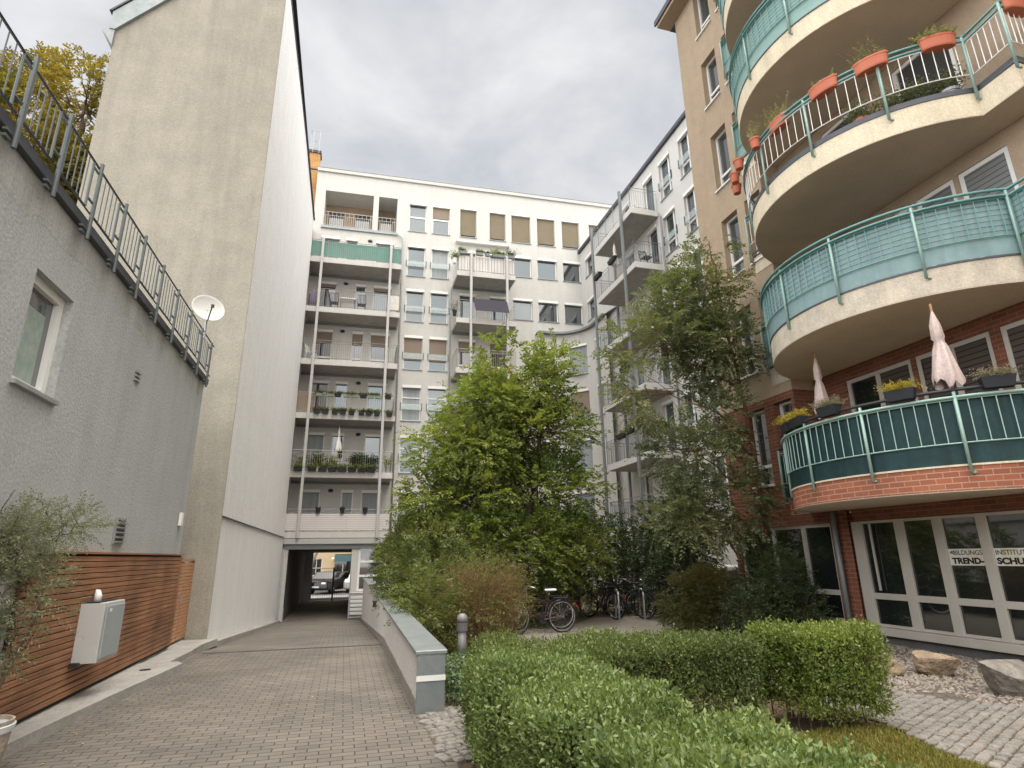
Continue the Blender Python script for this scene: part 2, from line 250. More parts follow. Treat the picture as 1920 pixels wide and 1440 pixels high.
# ---------------------------------------------------------------- building blocks
def tag(o,label=None,cat=None,group=None,kind=None):
    if label: o['label']=label
    if cat: o['category']=cat
    if group: o['group']=group
    if kind: o['kind']=kind
    return o
def wloc(o):
    v=Vector((0,0,0))
    while o is not None: v+=Vector(o.location); o=o.parent
    return v
def thing(name,label,cat,loc=(0,0,0),group=None,rz=0):
    o=bpy.data.objects.new(name,None); COL.objects.link(o); o.location=loc; o.rotation_euler=(0,0,rz); o.empty_display_size=.2
    return tag(o,label,cat,group)
def link(name,me,parent=None):
    o=bpy.data.objects.new(name,me); COL.objects.link(o)
    if parent is not None: o.parent=parent
    return o
def dup(o,parent=None,deep=True):
    c=o.copy(); COL.objects.link(c); c.parent=parent
    for ch in list(o.children): dup(ch,c)
    return c
ID=lambda a,b,c:(a,b,c)
class MB:
    def __init__(s,T=ID): s.v=[]; s.f=[]; s.T=T; s.sm=False
    def pts(s,L):
        i=len(s.v); s.v+= [tuple(s.T(*p)) for p in L]; return i
    def quad(s,a,b,c,d): i=s.pts([a,b,c,d]); s.f.append((i,i+1,i+2,i+3)); return s
    def box(s,x0,x1,y0,y1,z0,z1):
        i=s.pts([(x0,y0,z0),(x1,y0,z0),(x1,y1,z0),(x0,y1,z0),(x0,y0,z1),(x1,y0,z1),(x1,y1,z1),(x0,y1,z1)])
        for q in ((0,3,2,1),(4,5,6,7),(0,1,5,4),(1,2,6,5),(2,3,7,6),(3,0,4,7)): s.f.append(tuple(i+k for k in q))
        return s
    def prism(s,poly,z0,z1,zt=None):
        n=len(poly); i=s.pts([(x,y,z0) for x,y in poly]+[(x,y,(z1 if zt is None else zt[k])) for k,(x,y) in enumerate(poly)])
        s.f.append(tuple(range(i+n-1,i-1,-1))); s.f.append(tuple(range(i+n,i+2*n)))
        for k in range(n): s.f.append((i+k,i+(k+1)%n,i+n+(k+1)%n,i+n+k))
        return s
    def tube(s,path,r,n=6,cap=True):
        path=[Vector(s.T(*p)) for p in path]; m=len(path)
        rs=list(r) if hasattr(r,'__len__') else [r]*m
        i0=len(s.v); prev=None
        for k in range(m):
            d=(path[min(k+1,m-1)]-path[max(k-1,0)])
            if d.length<1e-9: d=Vector((0,0,1))
            d.normalize()
            if prev is None:
                a=Vector((0,0,1)) if abs(d.z)<.9 else Vector((1,0,0)); u=d.cross(a).normalized()
            else: u=(prev-d*prev.dot(d)).normalized()
            prev=u; w_=d.cross(u)
            for j in range(n):
                t=2*math.pi*j/n; s.v.append(tuple(path[k]+(u*math.cos(t)+w_*math.sin(t))*rs[k]))
        for k in range(m-1):
            for j in range(n):
                a=i0+k*n+j; b=i0+k*n+(j+1)%n; s.f.append((a,b,b+n,a+n))
        if cap: s.f.append(tuple(i0+j for j in range(n-1,-1,-1))); s.f.append(tuple(i0+(m-1)*n+j for j in range(n)))
        return s
    def cyl(s,x,y,z0,z1,r,n=12,r1=None): return s.tube([(x,y,z0),(x,y,z1)],[r,r if r1 is None else r1],n)
    def lathe(s,x,y,prof,n=20,sx=1,sy=1,off=0):
        i0=len(s.v)
        for r,z in prof:
            for j in range(n):
                t=2*math.pi*j/n+off; s.v.append(tuple(s.T(x+r*sx*math.cos(t),y+r*sy*math.sin(t),z)))
        for k in range(len(prof)-1):
            for j in range(n):
                a=i0+k*n+j; b=i0+k*n+(j+1)%n; s.f.append((a,b,b+n,a+n))
        s.f.append(tuple(i0+j for j in range(n-1,-1,-1))); s.f.append(tuple(i0+(len(prof)-1)*n+j for j in range(n)))
        return s
    def build(s,name,m,parent=None,smooth=False,fix=True,bevel=0,local=False):
        off=Vector((0,0,0)) if (parent is None or local) else wloc(parent)
        me=bpy.data.meshes.new(name)
        me.from_pydata([(v[0]-off[0],v[1]-off[1],v[2]-off[2]) for v in s.v],[],s.f)
        if fix:
            b=bmesh.new(); b.from_mesh(me); bmesh.ops.recalc_face_normals(b,faces=b.faces)
            if bevel: 
                bmesh.ops.bevel(b,geom=list(b.edges),offset=bevel,segments=1,affect='EDGES',clamp_overlap=True)
            b.to_mesh(me); b.free()
        if smooth:
            for p in me.polygons: p.use_smooth=True
        me.materials.append(m); return link(name,me,parent)
def wall(T,s0,s1,z0,z1,holes,depth=.2,topz=None):
    """one sheet with openings and their reveals; holes (sa,sb,za,zb[,depth])"""
    b=MB(T); S=sorted({s0,s1,*[h[0] for h in holes],*[h[1] for h in holes]}); Z=sorted({z0,z1,*[h[2] for h in holes],*[h[3] for h in holes]})
    S=[x for x in S if s0<=x<=s1]; Z=[x for x in Z if z0<=x<=z1]
    for i in range(len(S)-1):
        for j in range(len(Z)-1):
            a,c,p,q=S[i],S[i+1],Z[j],Z[j+1]; ms,mz=(a+c)/2,(p+q)/2
            if any(h[0]<ms<h[1] and h[2]<mz<h[3] for h in holes): continue
            b.quad((a,0,p),(c,0,p),(c,0,q),(a,0,q))
    for h in holes:
        a,c,p,q=h[:4]; d=-(h[4] if len(h)>4 else depth)
        b.quad((a,0,p),(a,d,p),(a,d,q),(a,0,q)); b.quad((c,0,p),(c,0,q),(c,d,q),(c,d,p))
        b.quad((a,0,q),(a,d,q),(c,d,q),(c,0,q)); b.quad((a,0,p),(c,0,p),(c,d,p),(a,d,p))
    return b
def window(T,a,c,p,q,depth,parent,name='window',mull=(),trans=(),fw=.06,glass='glass',frame='frame',sill=True,sillm='frame',box=0,blind=None,blindm='blind',sillout=.05,glab=None,ft=.05,fdepth=.05):
    """frame at the back of its opening, with pane, sill, shutter box and blind as its pieces; mull/trans are absolute s / z"""
    d=-depth+.004; f=MB(T)
    f.box(a,a+fw,d,d+fdepth,p,q); f.box(c-fw,c,d,d+fdepth,p,q); f.box(a+fw,c-fw,d,d+fdepth,p,p+fw); f.box(a+fw,c-fw,d,d+fdepth,q-fw,q)
    for m_ in mull: f.box(m_-ft,m_+ft,d+.002,d+fdepth+.004,p+fw,q-fw)
    for t_ in trans:
        xs=[a+fw]+[v for m_ in mull for v in (m_-ft,m_+ft)]+[c-fw]
        for k in range(0,len(xs),2): f.box(xs[k],xs[k+1],d+.001,d+fdepth+.002,t_-ft,t_+ft)
    fo=f.build(name,M[frame],parent)
    MB(T).quad((a+.01,d+.012,p+.01),(c-.01,d+.012,p+.01),(c-.01,d+.012,q-.01),(a+.01,d+.012,q-.01)).build('pane',M[glass],fo)
    if sill: MB(T).box(a-.03,c+.03,d+fdepth+.003,sillout,p-.04,p+.0).build('sill',M[sillm],fo)
    if box: MB(T).box(a+.003,c-.003,d+fdepth+.006,.03,q-box,q-.003).build('shutter_box',M['frame'],fo)
    if blind is not None: MB(T).box(a+.03,c-.03,d+fdepth+.008,d+fdepth+.02,blind,q-box).build('blind',M[blindm],fo)
    return fo
def rail(path,z0,z1,pitch,r=.008,top=.018,mid=None,T=ID,bars=True,bot=True,post_every=None,pr=.02):
    """balustrade mesh following a polyline path of (x,y)"""
    b=MB(T); P=[Vector((x,y,0)) for x,y in path]; b.tube([(p.x,p.y,z1) for p in P],top,5)
    if bot: b.tube([(p.x,p.y,z0) for p in P],top*.7,5)
    if mid: b.tube([(p.x,p.y,mid) for p in P],top*.7,5)
    for k in range(len(P)-1):
        L_=(P[k+1]-P[k]).length; n=max(1,round(L_/pitch))
        for i in range(n+ (k==len(P)-2)):
            q=P[k].lerp(P[k+1],i/n); b.tube([(q.x,q.y,z0),(q.x,q.y,mid if mid and bars else z1)],r,4,False)
    return b
# ---------------------------------------------------------------- foliage
def unit(a): return a/np.maximum(np.linalg.norm(a,axis=1,keepdims=True),1e-9)
def leafmesh(name,P,D,Nn,size,mat_,parent=None,ratio=.5,tone=None,fold=.12):
    n=len(P); D=unit(D); S=unit(np.cross(D,Nn)); U=np.cross(S,D); sz=np.asarray(size).reshape(-1,1)*np.ones((n,1))
    V=np.empty((n,4,3)); V[:,0]=P; mid=P+D*sz*.45
    V[:,1]=mid+S*sz*ratio*.5+U*sz*fold; V[:,2]=P+D*sz-U*sz*fold*.5; V[:,3]=mid-S*sz*ratio*.5+U*sz*fold
    off=np.array(wloc(parent)) if parent is not None else 0
    V=(V-off).reshape(-1,3).astype(np.float32)
    idx=np.arange(n)[:,None]*4; tri=np.concatenate([idx+[0,1,2],idx+[0,2,3]],1).reshape(-1).astype(np.int32)
    me=bpy.data.meshes.new(name); me.vertices.add(4*n); me.vertices.foreach_set('co',V.reshape(-1)); me.loops.add(6*n); me.loops.foreach_set('vertex_index',tri)
    me.polygons.add(2*n); me.polygons.foreach_set('loop_start',np.arange(0,6*n,3,dtype=np.int32)); me.polygons.foreach_set('loop_total',np.full(2*n,3,dtype=np.int32))
    me.update(calc_edges=True)
    a=me.attributes.new('tone','FLOAT','POINT'); tn=rng.random(n) if tone is None else np.clip(tone,0,1)
    a.data.foreach_set('value',np.repeat(tn,4).astype(np.float32)); me.materials.append(mat_)
    return link(name,me,parent)
def gnoise(P,f=1.,seed=0):
    r=np.random.default_rng(seed); o=np.zeros(len(P))
    for k in range(7):
        d=r.normal(size=3); d/=np.linalg.norm(d); o+=np.sin(P@d*f*(1+.45*k)+r.random()*6.3)
    return o/3.0
def in_lobes(lobes,n,bias=.4):
    w_=np.array([a[3]*a[4]*a[5] for a in lobes])**.75; w_/=w_.sum(); k=rng.choice(len(lobes),n,p=w_); A=np.array([l[:6] for l in lobes])[k]
    d=unit(rng.normal(size=(n,3))); r=rng.random((n,1))**bias; return A[:,:3]+d*r*A[:,3:6],d,A
def sprays(P,D,L_,nl,ls,name,m,parent,ratio=.5,droop=.25,tonebase=None,spread=.9,gap=None):
    """leafy twigs: each starts at P, runs along D for L_ metres and carries nl leaves on alternating sides"""
    n=len(P); D=unit(D); t=np.linspace(.08,1,nl)[None,:,None]; L_=np.asarray(L_).reshape(-1,1,1)*np.ones((n,1,1))
    pts=P[:,None]+D[:,None]*t*L_; pts[:,:,2]-= (t[:,:,0]**2)*L_[:,:,0]*droop
    side=unit(np.cross(D,np.array([0,0,1.])+rng.normal(size=(n,3))*.35)); sg=np.where(np.arange(nl)%2==0,1,-1)[None,:,None]
    ld=D[:,None]*.75+side[:,None]*sg*spread+rng.normal(size=(n,nl,3))*.28; ld[:,:,2]-=.12
    nn=np.cross(side,D); nn*=np.sign(nn[:,2:3]+1e-6); nn=nn[:,None]+rng.normal(size=(n,nl,3))*.45
    sz=ls*rng.uniform(.65,1.15,(n,nl)); sz[:,-1]*=.8
    tb=(rng.random(n)[:,None]*.5 if tonebase is None else tonebase[:,None])+rng.random((n,nl))*.45
    q=np.ones(n*nl,bool) if gap is None else rng.random(n*nl)>gap
    return leafmesh(name,pts.reshape(-1,3)[q],ld.reshape(-1,3)[q],nn.reshape(-1,3)[q],sz.reshape(-1)[q],m,parent,ratio,tb.reshape(-1)[q])
def limb(b,a,c,r0,r1,wob=.06,n=6,sides=6):
    a=Vector(a); c=Vector(c); L_=(c-a).length; path=[]
    for i in range(n+1):
        t=i/n; p=a.lerp(c,t)
        if 0<i<n: p+=Vector((random.uniform(-1,1),random.uniform(-1,1),random.uniform(-.5,.5)))*wob*L_
        path.append(tuple(p))
    b.tube(path,[r0+(r1-r0)*i/n for i in range(n+1)],sides); return path
def tree(name,label,base,lobes,leaf,nspray,nl,ls,twig,bark='bark',tr=.09,cat='tree',group=None,droop=.25,thresh=-.35,nf=1.6,up_=.25,ratio=.5,trunkpath=None,nb=120,bias=.45,seed=1,out=1.0,tonedir=None):
    t=thing(name,label,cat,base,group)
    b=MB(); top=max(lobes,key=lambda l:l[2]); 
    tp=trunkpath or [base,((base[0]+top[0])/2+.1,(base[1]+top[1])/2,(base[2]+top[2])*.5),(top[0],top[1],top[2]+top[5]*.3)]
    pts=[]
    for k in range(len(tp)-1):
        a,c=Vector(tp[k]),Vector(tp[k+1])
        for i in range(5): pts.append(a.lerp(c,i/5)+Vector((random.uniform(-1,1),random.uniform(-1,1),0))*tr*.35)
    pts.append(Vector(tp[-1])); m_=len(pts); b.tube([tuple(p) for p in pts],[tr*(1-.85*i/(m_-1)) for i in range(m_)],8)
    for l in lobes:
        c=Vector(l[:3]); h=max(base[2]+.3,c.z-l[5]*.9-.3); q=min(pts,key=lambda p:abs(p.z-h)); limb(b,tuple(q),tuple(c),tr*.45,tr*.15)
    P,D,A=in_lobes(lobes,nspray,bias)
    keep=(gnoise(P,nf,seed)>thresh)&(P[:,2]>base[2]+.05); P,D,A=P[keep],D[keep],A[keep]
    for i in range(min(nb,len(P))):
        l=Vector(A[i,:3]); limb(b,tuple(l+Vector(rng.normal(size=3)*.12)),tuple(P[i]),tr*.12,.006,.05,3,4)
    b.build('trunk',M[bark],t,smooth=True,fix=False)
    D2=D*out+np.array([0,0,up_])+rng.normal(size=D.shape)*.35
    tb=np.clip(gnoise(P,1.1,seed+5)*.25+.3,0,.6)
    sprays(P,D2,twig*rng.uniform(.6,1.2,len(P)),nl,ls,'crown',leaf,t,ratio,droop,tb)
    return t
# ================================================================ SETTING
def inpoly(P,poly):
    x,y=P[:,0],P[:,1]; r=np.zeros(len(P),bool); j=len(poly)-1
    for i in range(len(poly)):
        xi,yi=poly[i]; xj,yj=poly[j]; c=((yi>y)!=(yj>y))&(x<(xj-xi)*(y-yi)/(yj-yi+1e-12)+xi); r^=c; j=i
    return r
TR=lambda X:(lambda s,d,z:(X-d,s,z))
TL=lambda X:(lambda s,d,z:(X+d,s,z))
TF=lambda s,d,z:(s,30.66-.036*s-d,z)
TB=lambda s,d,z:(s,29.12-.036*s-d,z)
def gz_(y): return 0 if y<12.8 else -(y-12.8)*.0605
def struct(name,b,m,**k): return tag(b.build(name,m,**k),kind='structure')
g=MB(); g.quad((1.0,-60,-.012),(400,-60,-.012),(400,29.3,-.012),(1.0,29.3,-.012)); g.quad((-400,-60,-.012),(-3.0,-60,-.012),(-3.0,29.3,-.012),(-400,29.3,-.012))
g.quad((-3,-60,-.012),(1,-60,-.012),(1,-8,-.012),(-3,-8,-.012)); g.quad((-400,29.3,-1.9),(400,29.3,-1.9),(400,700,-1.9),(-400,700,-1.9))
struct('ground',g,M['soil'],fix=False)
d=MB(); ys=[-8,2,6,9,12,12.8,13.4,16,20,24,28,29.4,34,38.2]
zs=[0,0,0,0,0,0,gz_(13.4),gz_(16),gz_(20),gz_(24),gz_(28),-1.0,-.85,-.68]
for i in range(len(ys)-1):
    d.quad((-3.02,ys[i],zs[i]),(1.02,ys[i],zs[i]),(1.02,ys[i+1],zs[i+1]),(-3.02,ys[i+1],zs[i+1]))
struct('driveway',d,M['pavers'],fix=False)
st=MB().quad((-30,38.2,-.68),(30,38.2,-.68),(30,60,-.68),(-30,60,-.68)); struct('street',st,M['asphalt'],fix=False)
st=MB().box(-30,30,38.9,41.2,-.70,-.60); struct('pavement',st,M['concrete'])
# cobbles: a patch by the wall end and the path on the right that swings round to the bicycles
c=MB(); pth=[(.9,5.55),(1.55,5.5),(1.6,7.4),(.9,7.35)]
c.prism(pth,-.02,.006)
pr=[(5.15,-2),(5.0,3.6),(5.0,4.35),(5.3,5.3),(5.2,6.9),(4.3,7.3),(2.6,7.3),(2.4,8.1),(3.6,8.9),(6.3,8.6),(6.75,6.7),(6.55,6.3),(6.85,5.7),(7.6,5.0),(8.0,3),(8.0,-2)]
c.prism(pr,-.02,.006); struct('cobble_joints',c,M['soil'])
rr=np.random.default_rng(8); b=MB(); ang=.42; ca,sa=math.cos(ang),math.sin(ang)
def sett(x,y,hx,hy,a,z):
    q=[]; c1,s1=math.cos(a),math.sin(a)
    for k,(zz,f) in enumerate(((-.01,1.0),(z-.012,1.0),(z,.78))):
        for sx,sy in ((-1,-1),(-.2,-1.06),(.9,-1),(1.05,.1),(1,1),(.1,1.04),(-1,.95),(-1.06,0)):
            u,v=sx*hx*f*rr.uniform(.93,1.05),sy*hy*f*rr.uniform(.93,1.05); q.append((x+u*c1-v*s1,y+u*s1+v*c1,zz+(rr.uniform(-.003,.003) if k==2 else 0)))
    i=b.pts(q); n=8
    for k in range(2):
        for j in range(n): b.f.append((i+k*n+j,i+k*n+(j+1)%n,i+(k+1)*n+(j+1)%n,i+(k+1)*n+j))
    b.f.append(tuple(i+2*n+j for j in range(n)))
cand=[]; row=0; v=-9.
while v<9:
    u=-9+rr.uniform(0,.1)
    while u<9:
        w_=rr.uniform(.085,.135); x=5+(u+w_/2)*ca-v*sa; y=5+(u+w_/2)*sa+v*ca+.05*math.sin(u*.9); cand.append((x,y,w_/2-.008,.0425+rr.uniform(-.003,.003),ang+.05*math.cos(u*.9)+rr.normal()*.04)); u+=w_
    v+=.102
cand=np.array(cand); pp_=np.concatenate([cand[:,:2],np.zeros((len(cand),1))],1); keep=(inpoly(pp_,pr)&(cand[:,1]>2.0))|inpoly(pp_,pth)
for x,y,hx,hy,a in cand[keep]: sett(x,y,hx,hy,a,rr.uniform(.016,.028))
struct('cobbled_path',b,M['sett'],fix=False)
p=MB().prism([(3.4,8.7),(6.3,8.6),(8.2,9.5),(9.4,12.5),(9.6,15.9),(6.6,15.9),(5.6,14.6),(3.2,13.9),(2.8,11)],-.02,.003); struct('footpath',p,M['path'])
gv=MB().prism([(6.3,8.9),(6.75,6.7),(6.55,6.3),(6.85,5.7),(7.6,5.0),(8.0,3.0),(9.72,3.0),(9.72,10.2),(8.2,10.4)],-.02,.009); struct('gravel_bed',gv,M['gravelbase'])
# pebbles
n=6500; P=np.stack([rng.uniform(6.3,9.7,n),rng.uniform(4.9,9.6,n),np.full(n,.012)],1)
k=(P[:,0]>7.0+.0*P[:,1])|(P[:,1]>6.2); k&=(P[:,0]>6.45+np.maximum(0,(6.3-P[:,1])*.75)); P=P[k]
b=MB(); rr=np.random.default_rng(3)
for x,y,z in P:
    s=rr.uniform(.014,.034); q=[(x+s*rr.uniform(.7,1.2),y,z),(x,y+s*rr.uniform(.7,1.2),z),(x-s*rr.uniform(.7,1.2),y,z),(x,y-s*rr.uniform(.7,1.2),z),(x+rr.uniform(-.3,.3)*s,y,z+s*rr.uniform(.5,.9))]
    i=b.pts(q); b.f+=[(i,i+1,i+4),(i+1,i+2,i+4),(i+2,i+3,i+4),(i+3,i,i+4)]
tag(b.build('gravel',M['pebble'],fix=False),'loose pale pebbles between the shop window and the cobbled path','gravel',kind='stuff')
# fallen leaves and bits of litter on the drive
n=110; P=np.stack([rng.uniform(-2.5,.8,n),rng.uniform(6,13,n),np.full(n,.01)],1); e_=rng.random(n)<.6; P[e_,0]=rng.uniform(-2.55,-1.9,e_.sum())
tag(leafmesh('fallen_leaves',P,rng.normal(size=(n,3))*[1,1,.05],np.tile([0,0,1.],(n,1))+rng.normal(size=(n,3))*.2,rng.uniform(.02,.045,n),L['dry']),'small dry leaves scattered along the drive edge','leaves',kind='stuff')
# lawn
def grass(poly,n,h,m=None):
    xs=[q[0] for q in poly]; ys_=[q[1] for q in poly]; P=np.stack([rng.uniform(min(xs),max(xs),n),rng.uniform(min(ys_),max(ys_),n),np.zeros(n)],1); P=P[inpoly(P,poly)]; n=len(P)
    D=rng.normal(size=(n,3))*.5; D[:,2]=rng.uniform(.5,1.2,n); tn=gnoise(P,2.,3)*.3+.45+rng.normal(size=n)*.2
    return P,D,rng.normal(size=(n,3)),rng.uniform(.5,1.3,n)*h,tn
A=[(2.2,2.6),(4.95,3.9),(4.92,4.35),(5.2,5.25),(4.7,5.3),(4.0,5.2),(2.5,4.9)]; P1=grass(A,52000,.055)
B_=[(7.3,5.15),(8.4,4.9),(8.6,3.6),(7.9,3.2),(7.75,4.6)]; P2=grass(B_,9000,.07)
a_=[np.concatenate([P1[i],P2[i]]) for i in range(5)]
tag(leafmesh('lawn_grass',a_[0],a_[1],a_[2],a_[3],L['grass'],None,.16,a_[4]),'short yellowish lawn grass beside the hedge and path','grass',kind='stuff')
# kerb and drain
kb=MB().prism([(-3.06,2),(-2.85,2),(-2.8,5.5),(-2.76,7.0),(-2.62,8.5),(-2.42,10.2),(-2.33,11.0),(-2.45,11.25),(-3.06,11.25)],-.05,.11); kb.prism([(-3.1,11.26),(-2.62,11.26),(-2.55,12.6),(-2.55,13.5),(-2.42,14.3),(-3.1,14.3)],-.05,.085)
kb.prism([(-2.72,14.31),(-2.42,14.31),(-2.45,20),(-2.5,28.9),(-2.72,28.9)],-1.3,0,[.04,.04,-.36,-.9,-.9])
struct('kerb',kb,M['concrete'])
dr=MB().box(-2.4,.86,12.78,12.86,-.01,.004); tag(dr.build('drain_channel',M['darkmetal']),'narrow dark drain slot running across the paved drive','drain')
tag(MB().lathe(-2.72,10.55,[(.075,.10),(.075,.118),(.01,.12)],16).build('drain_cover',M['darkmetal']),'small round dark cap set in the kerb below the wooden slats','cover')
# ================================================================ GREY BUILDING (left)
gb=thing('grey_building','low grey rendered building with a wood slat base on the left of the drive','building',(-3.05,8,0))
T=TL(-3.05)
holes=[(6.17,7.0,3.27,4.4,.16),(5.9,7.0,.78,1.95,.12)]
def gtop(y): return 5.28-.012*(y-5)
bw=wall(T,-4,13.0,-.1,4.92,holes); bw.build('wall',M['greywall'],gb,fix=False)
# paler weathered band under the coping, irregular lower edge
pb=MB(T); rr=random.Random(4); ypts=[-4+.25*i for i in range(69)]; lo=[4.92-(.05+.10*rr.random() if i%3 else .20*rr.random()) for i in range(69)]
for i in range(68): pb.quad((ypts[i],.0015,lo[i]),(ypts[i+1],.0015,lo[i+1]),(ypts[i+1],.0015,5.18),(ypts[i],.0015,5.18))
pb.build('weathered_band',M['greypatch'],gb,fix=False)
MB().box(-9,-3.06,12.97,13.0,-.1,5.15).box(-9,-3.06,-4,12.97,5.10,5.15).build('end_wall',M['greywall'],gb)
MB(T).box(-4,13.06,-.25,.07,5.18,5.30).build('coping',M['coping'],gb,bevel=.008)
for h in holes[:1]:
    window(T,h[0],h[1],h[2],h[3],.16,gb,fw=.085,glass='glass',sillout=.05,sillm='galv',fdepth=.07)
    MB(T).box(h[0]+.09,h[1]-.2,-.139,-.136,h[2]+.09,h[3]-.28).build('curtain',mat('green_net_curtain',(.22,.30,.25),.7,col2=(.35,.40,.36),vscale=12,spec=.6),gb)
window(T,5.9,7.0,.78,1.95,.12,gb,mull=(6.6,),fw=.07,glass='glasssky',name='window')
cl=MB(T)
z=.16
while z<1.70:
    cl.box(5.0,5.86 if .72<z<1.98 else 13.02,.03,.055,z,z+.058); 
    if .72<z<1.98: cl.box(7.05,13.02,.03,.055,z,z+.058)
    z+=.068
clo=cl.build('wood_cladding',M['wood'],gb,bevel=.004)
MB(T).box(5.0,5.86,.004,.028,.12,1.74).box(7.05,13.0,.004,.028,.12,1.74).box(5.87,7.04,.004,.028,.12,.74).build('backing_board',M['backing'],clo)
MB(T).box(7.05,13.03,.0035,.075,1.742,1.765).build('top_board',M['wood'],clo)
v=MB(T).box(9.36,9.74,.003,.02,1.88,2.23)
for i in range(5): v.box(9.40,9.70,.021,.055,1.90+i*.063,1.915+i*.063)
v.build('vent_grille',M['vent'],gb)
v2=MB(T)
for i in range(5): v2.box(9.41,9.69,.0205,.024,1.925+i*.063,1.95+i*.063)
v2.build('vent_slots',M['darkmetal'],gb)
v=MB(T)
for i in range(3): v.box(9.12,9.3,.003,.03,4.13+i*.06,4.155+i*.06)
v.build('vent_grille',M['vent'],gb)
lp=MB(T).box(12.55,12.68,.003,.05,2.28,2.52).build('house_number_plate',M['lamp'],gb)
# railing of the roof terrace, clamped to the coping
rl=MB(T).tube([(y,.10,5.9+.012*(y-5)) for y in (-4,5,9,12.95)],.014,6).tube([(y,.10,5.34) for y in (-4,12.95)],.010,5).build('roof_railing',M['railblack'],gb)
py=[3.45,4.3,5.15,5.87,6.68,7.48,8.27,9.15,10.02,10.92,11.78,12.62]
for y in py:
    b=MB(T).tube([(y,.13,5.02),(y,.13,5.97)],.022,8).tube([(y-.12,.10,5.36),(y-.12,.10,5.9)],.014,6)
    for z in (5.08,5.14): b.box(y-.1,y-.02,.072,.11,z-.012,z+.012)
    for z in (5.46,5.84): b.box(y-.12,y,.105,.12,z-.012,z+.012)
    b.build('railing_post',M['railpost'],rl)
for k in range(len(py)-1):
    n=6; b=MB(T); b.tube([(py[k]+.05,.10,5.36),(py[k+1]-.14,.10,5.36)],.006,4)
    for i in range(1,n): y=py[k]+(py[k+1]-.12-py[k])*i/n; b.tube([(y,.10,5.34),(y,.10,5.91)],.007,4,False)
    b.build('railing_bars',M['railpost'],rl,fix=False)
# stains are in the render; satellite dish on the last post
sd_=thing('satellite_dish','round white satellite dish on the end post of the terrace railing','satellite dish',(-2.95,11.9,6.0))
b=MB(); prof=[(q_[0]*.9,q_[1]*.9) for q_ in [(.001,0),(.12,.012),(.22,.035),(.30,.068),(.335,.09),(.34,.086),(.30,.06),(.22,.027),(.12,.004)]]
b.lathe(0,0,prof,32); q=Vector((.42,-.86,.28)).to_track_quat('Z','Y'); cen=Vector((-2.93,11.95,6.42))
b.v=[tuple(cen+q@Vector(p)) for p in b.v]; b.build('reflector',mat('aged_dish_paint',(.50,.495,.46),.6,var=.1),sd_,smooth=True)
a=cen+q@Vector((0,-.30,.07)); tip=cen+q@Vector((0,-.12,.36)); MB().tube([tuple(a),tuple(tip)],.012).tube([tuple(tip),tuple(tip-Vector((0,0,.06)))],.03,8).build('feed_arm',M['darkmetal'],sd_)
MB().tube([(-2.93,12.0,5.85),(-2.93,12.0,6.3)],.022).tube([tuple(cen),(-2.93,12.0,6.2)],.02).tube([(-2.94,12.0,5.9),(-2.94,10.9,5.84)],.008).build('mast',M['galv'],sd_)
# meter cabinet
mc=thing('meter_cabinet','grey utility cabinet fixed to the wooden slats, its door facing the drive','cabinet',(-2.9,8.9,.5))
MB().box(-3.0,-2.74,8.56,9.25,.5,1.17).build('body',M['cabinet'],mc,bevel=.006)
do=MB().box(-2.738,-2.72,8.6,9.21,.54,1.13).build('door',M['cabinetdoor'],mc,bevel=.004)
MB().box(-2.719,-2.708,8.64,8.66,.8,.86).build('handle',M['galv'],do)
MB().box(-2.7195,-2.717,8.68,8.75,1.06,1.1).build('sticker',M['plastic'],do)
MB().box(-2.99,-2.9,8.5,8.558,.47,.52).build('bracket',M['darkmetal'],mc); MB().box(-2.99,-2.8,8.56,9.2,1.172,1.185).build('top_strip',M['darkmetal'],mc)
MB().tube([(-2.93,8.85,1.17),(-2.93,8.85,1.25),(-2.945,8.87,1.29),(-2.98,8.9,1.31)],[.045,.042,.03,.008],10).build('cable_cap',M['plastic'],mc,smooth=True)
# narrow gate between the grey and the tall building
wg=thing('wooden_gate','pale slatted wooden gate between grey building and tall beige wall','gate',(-3.1,13.8,.1))
b=MB(TL(-3.12)); z=.13
while z<1.60: b.box(13.06,13.74,0,.025,z,z+.055); b.box(13.78,14.52,0,.025,z,z+.055); z+=.067
b.build('slats',M['woodpale'],wg,bevel=.003)
MB(TL(-3.12)).box(13.05,13.10,-.04,-.002,.1,1.68).box(13.735,13.785,-.04,-.002,.1,1.62).box(14.47,14.53,-.04,-.002,.1,1.68).box(13.05,14.53,-.04,.03,1.64,1.68).build('frame',M['woodpale'],wg)
MB(TL(-3.12)).box(13.7,13.73,.027,.05,.85,.95).build('handle',M['galv'],wg)
# ================================================================ TALL BUILDING
tb=thing('tall_building','tall windowless building with a stained beige gable and a long white side wall','building',(-2.7,14.6,0))
def xz(poly,y0,y1,name,m,par):
    b=MB(lambda x,z,y:(x,y,z)); b.prism(poly,y0,y1); return b.build(name,m,par)
xz([(-6.7,-.4),(-2.675,-.4),(-2.675,18.3),(-2.675,18.4),(-4.1,18.4),(-6.7,15.15)],14.52,14.57,'gable_wall',M['beige'],tb)
sw=MB(lambda y,z,x:(x,y,z)); sw.prism([(14.575,2.60),(29.15,2.60),(29.15,19.25),(14.575,18.25)],-3.0,-2.68); sw.build('side_wall',M['whitewall'],tb)
sw=MB(lambda y,z,x:(x,y,z)); sw.prism([(14.575,-.2),(29.15,-1.3),(29.15,2.597),(14.575,2.597)],-3.0,-2.705); sw.build('lower_side_wall',M['whitewall'],tb)
MB(lambda y,z,x:(x,y,z)).prism([(14.58,2.585),(29.14,2.585),(29.14,2.60),(14.58,2.60)],-2.704,-2.66).build('drip_strip',M['darkmetal'],tb)
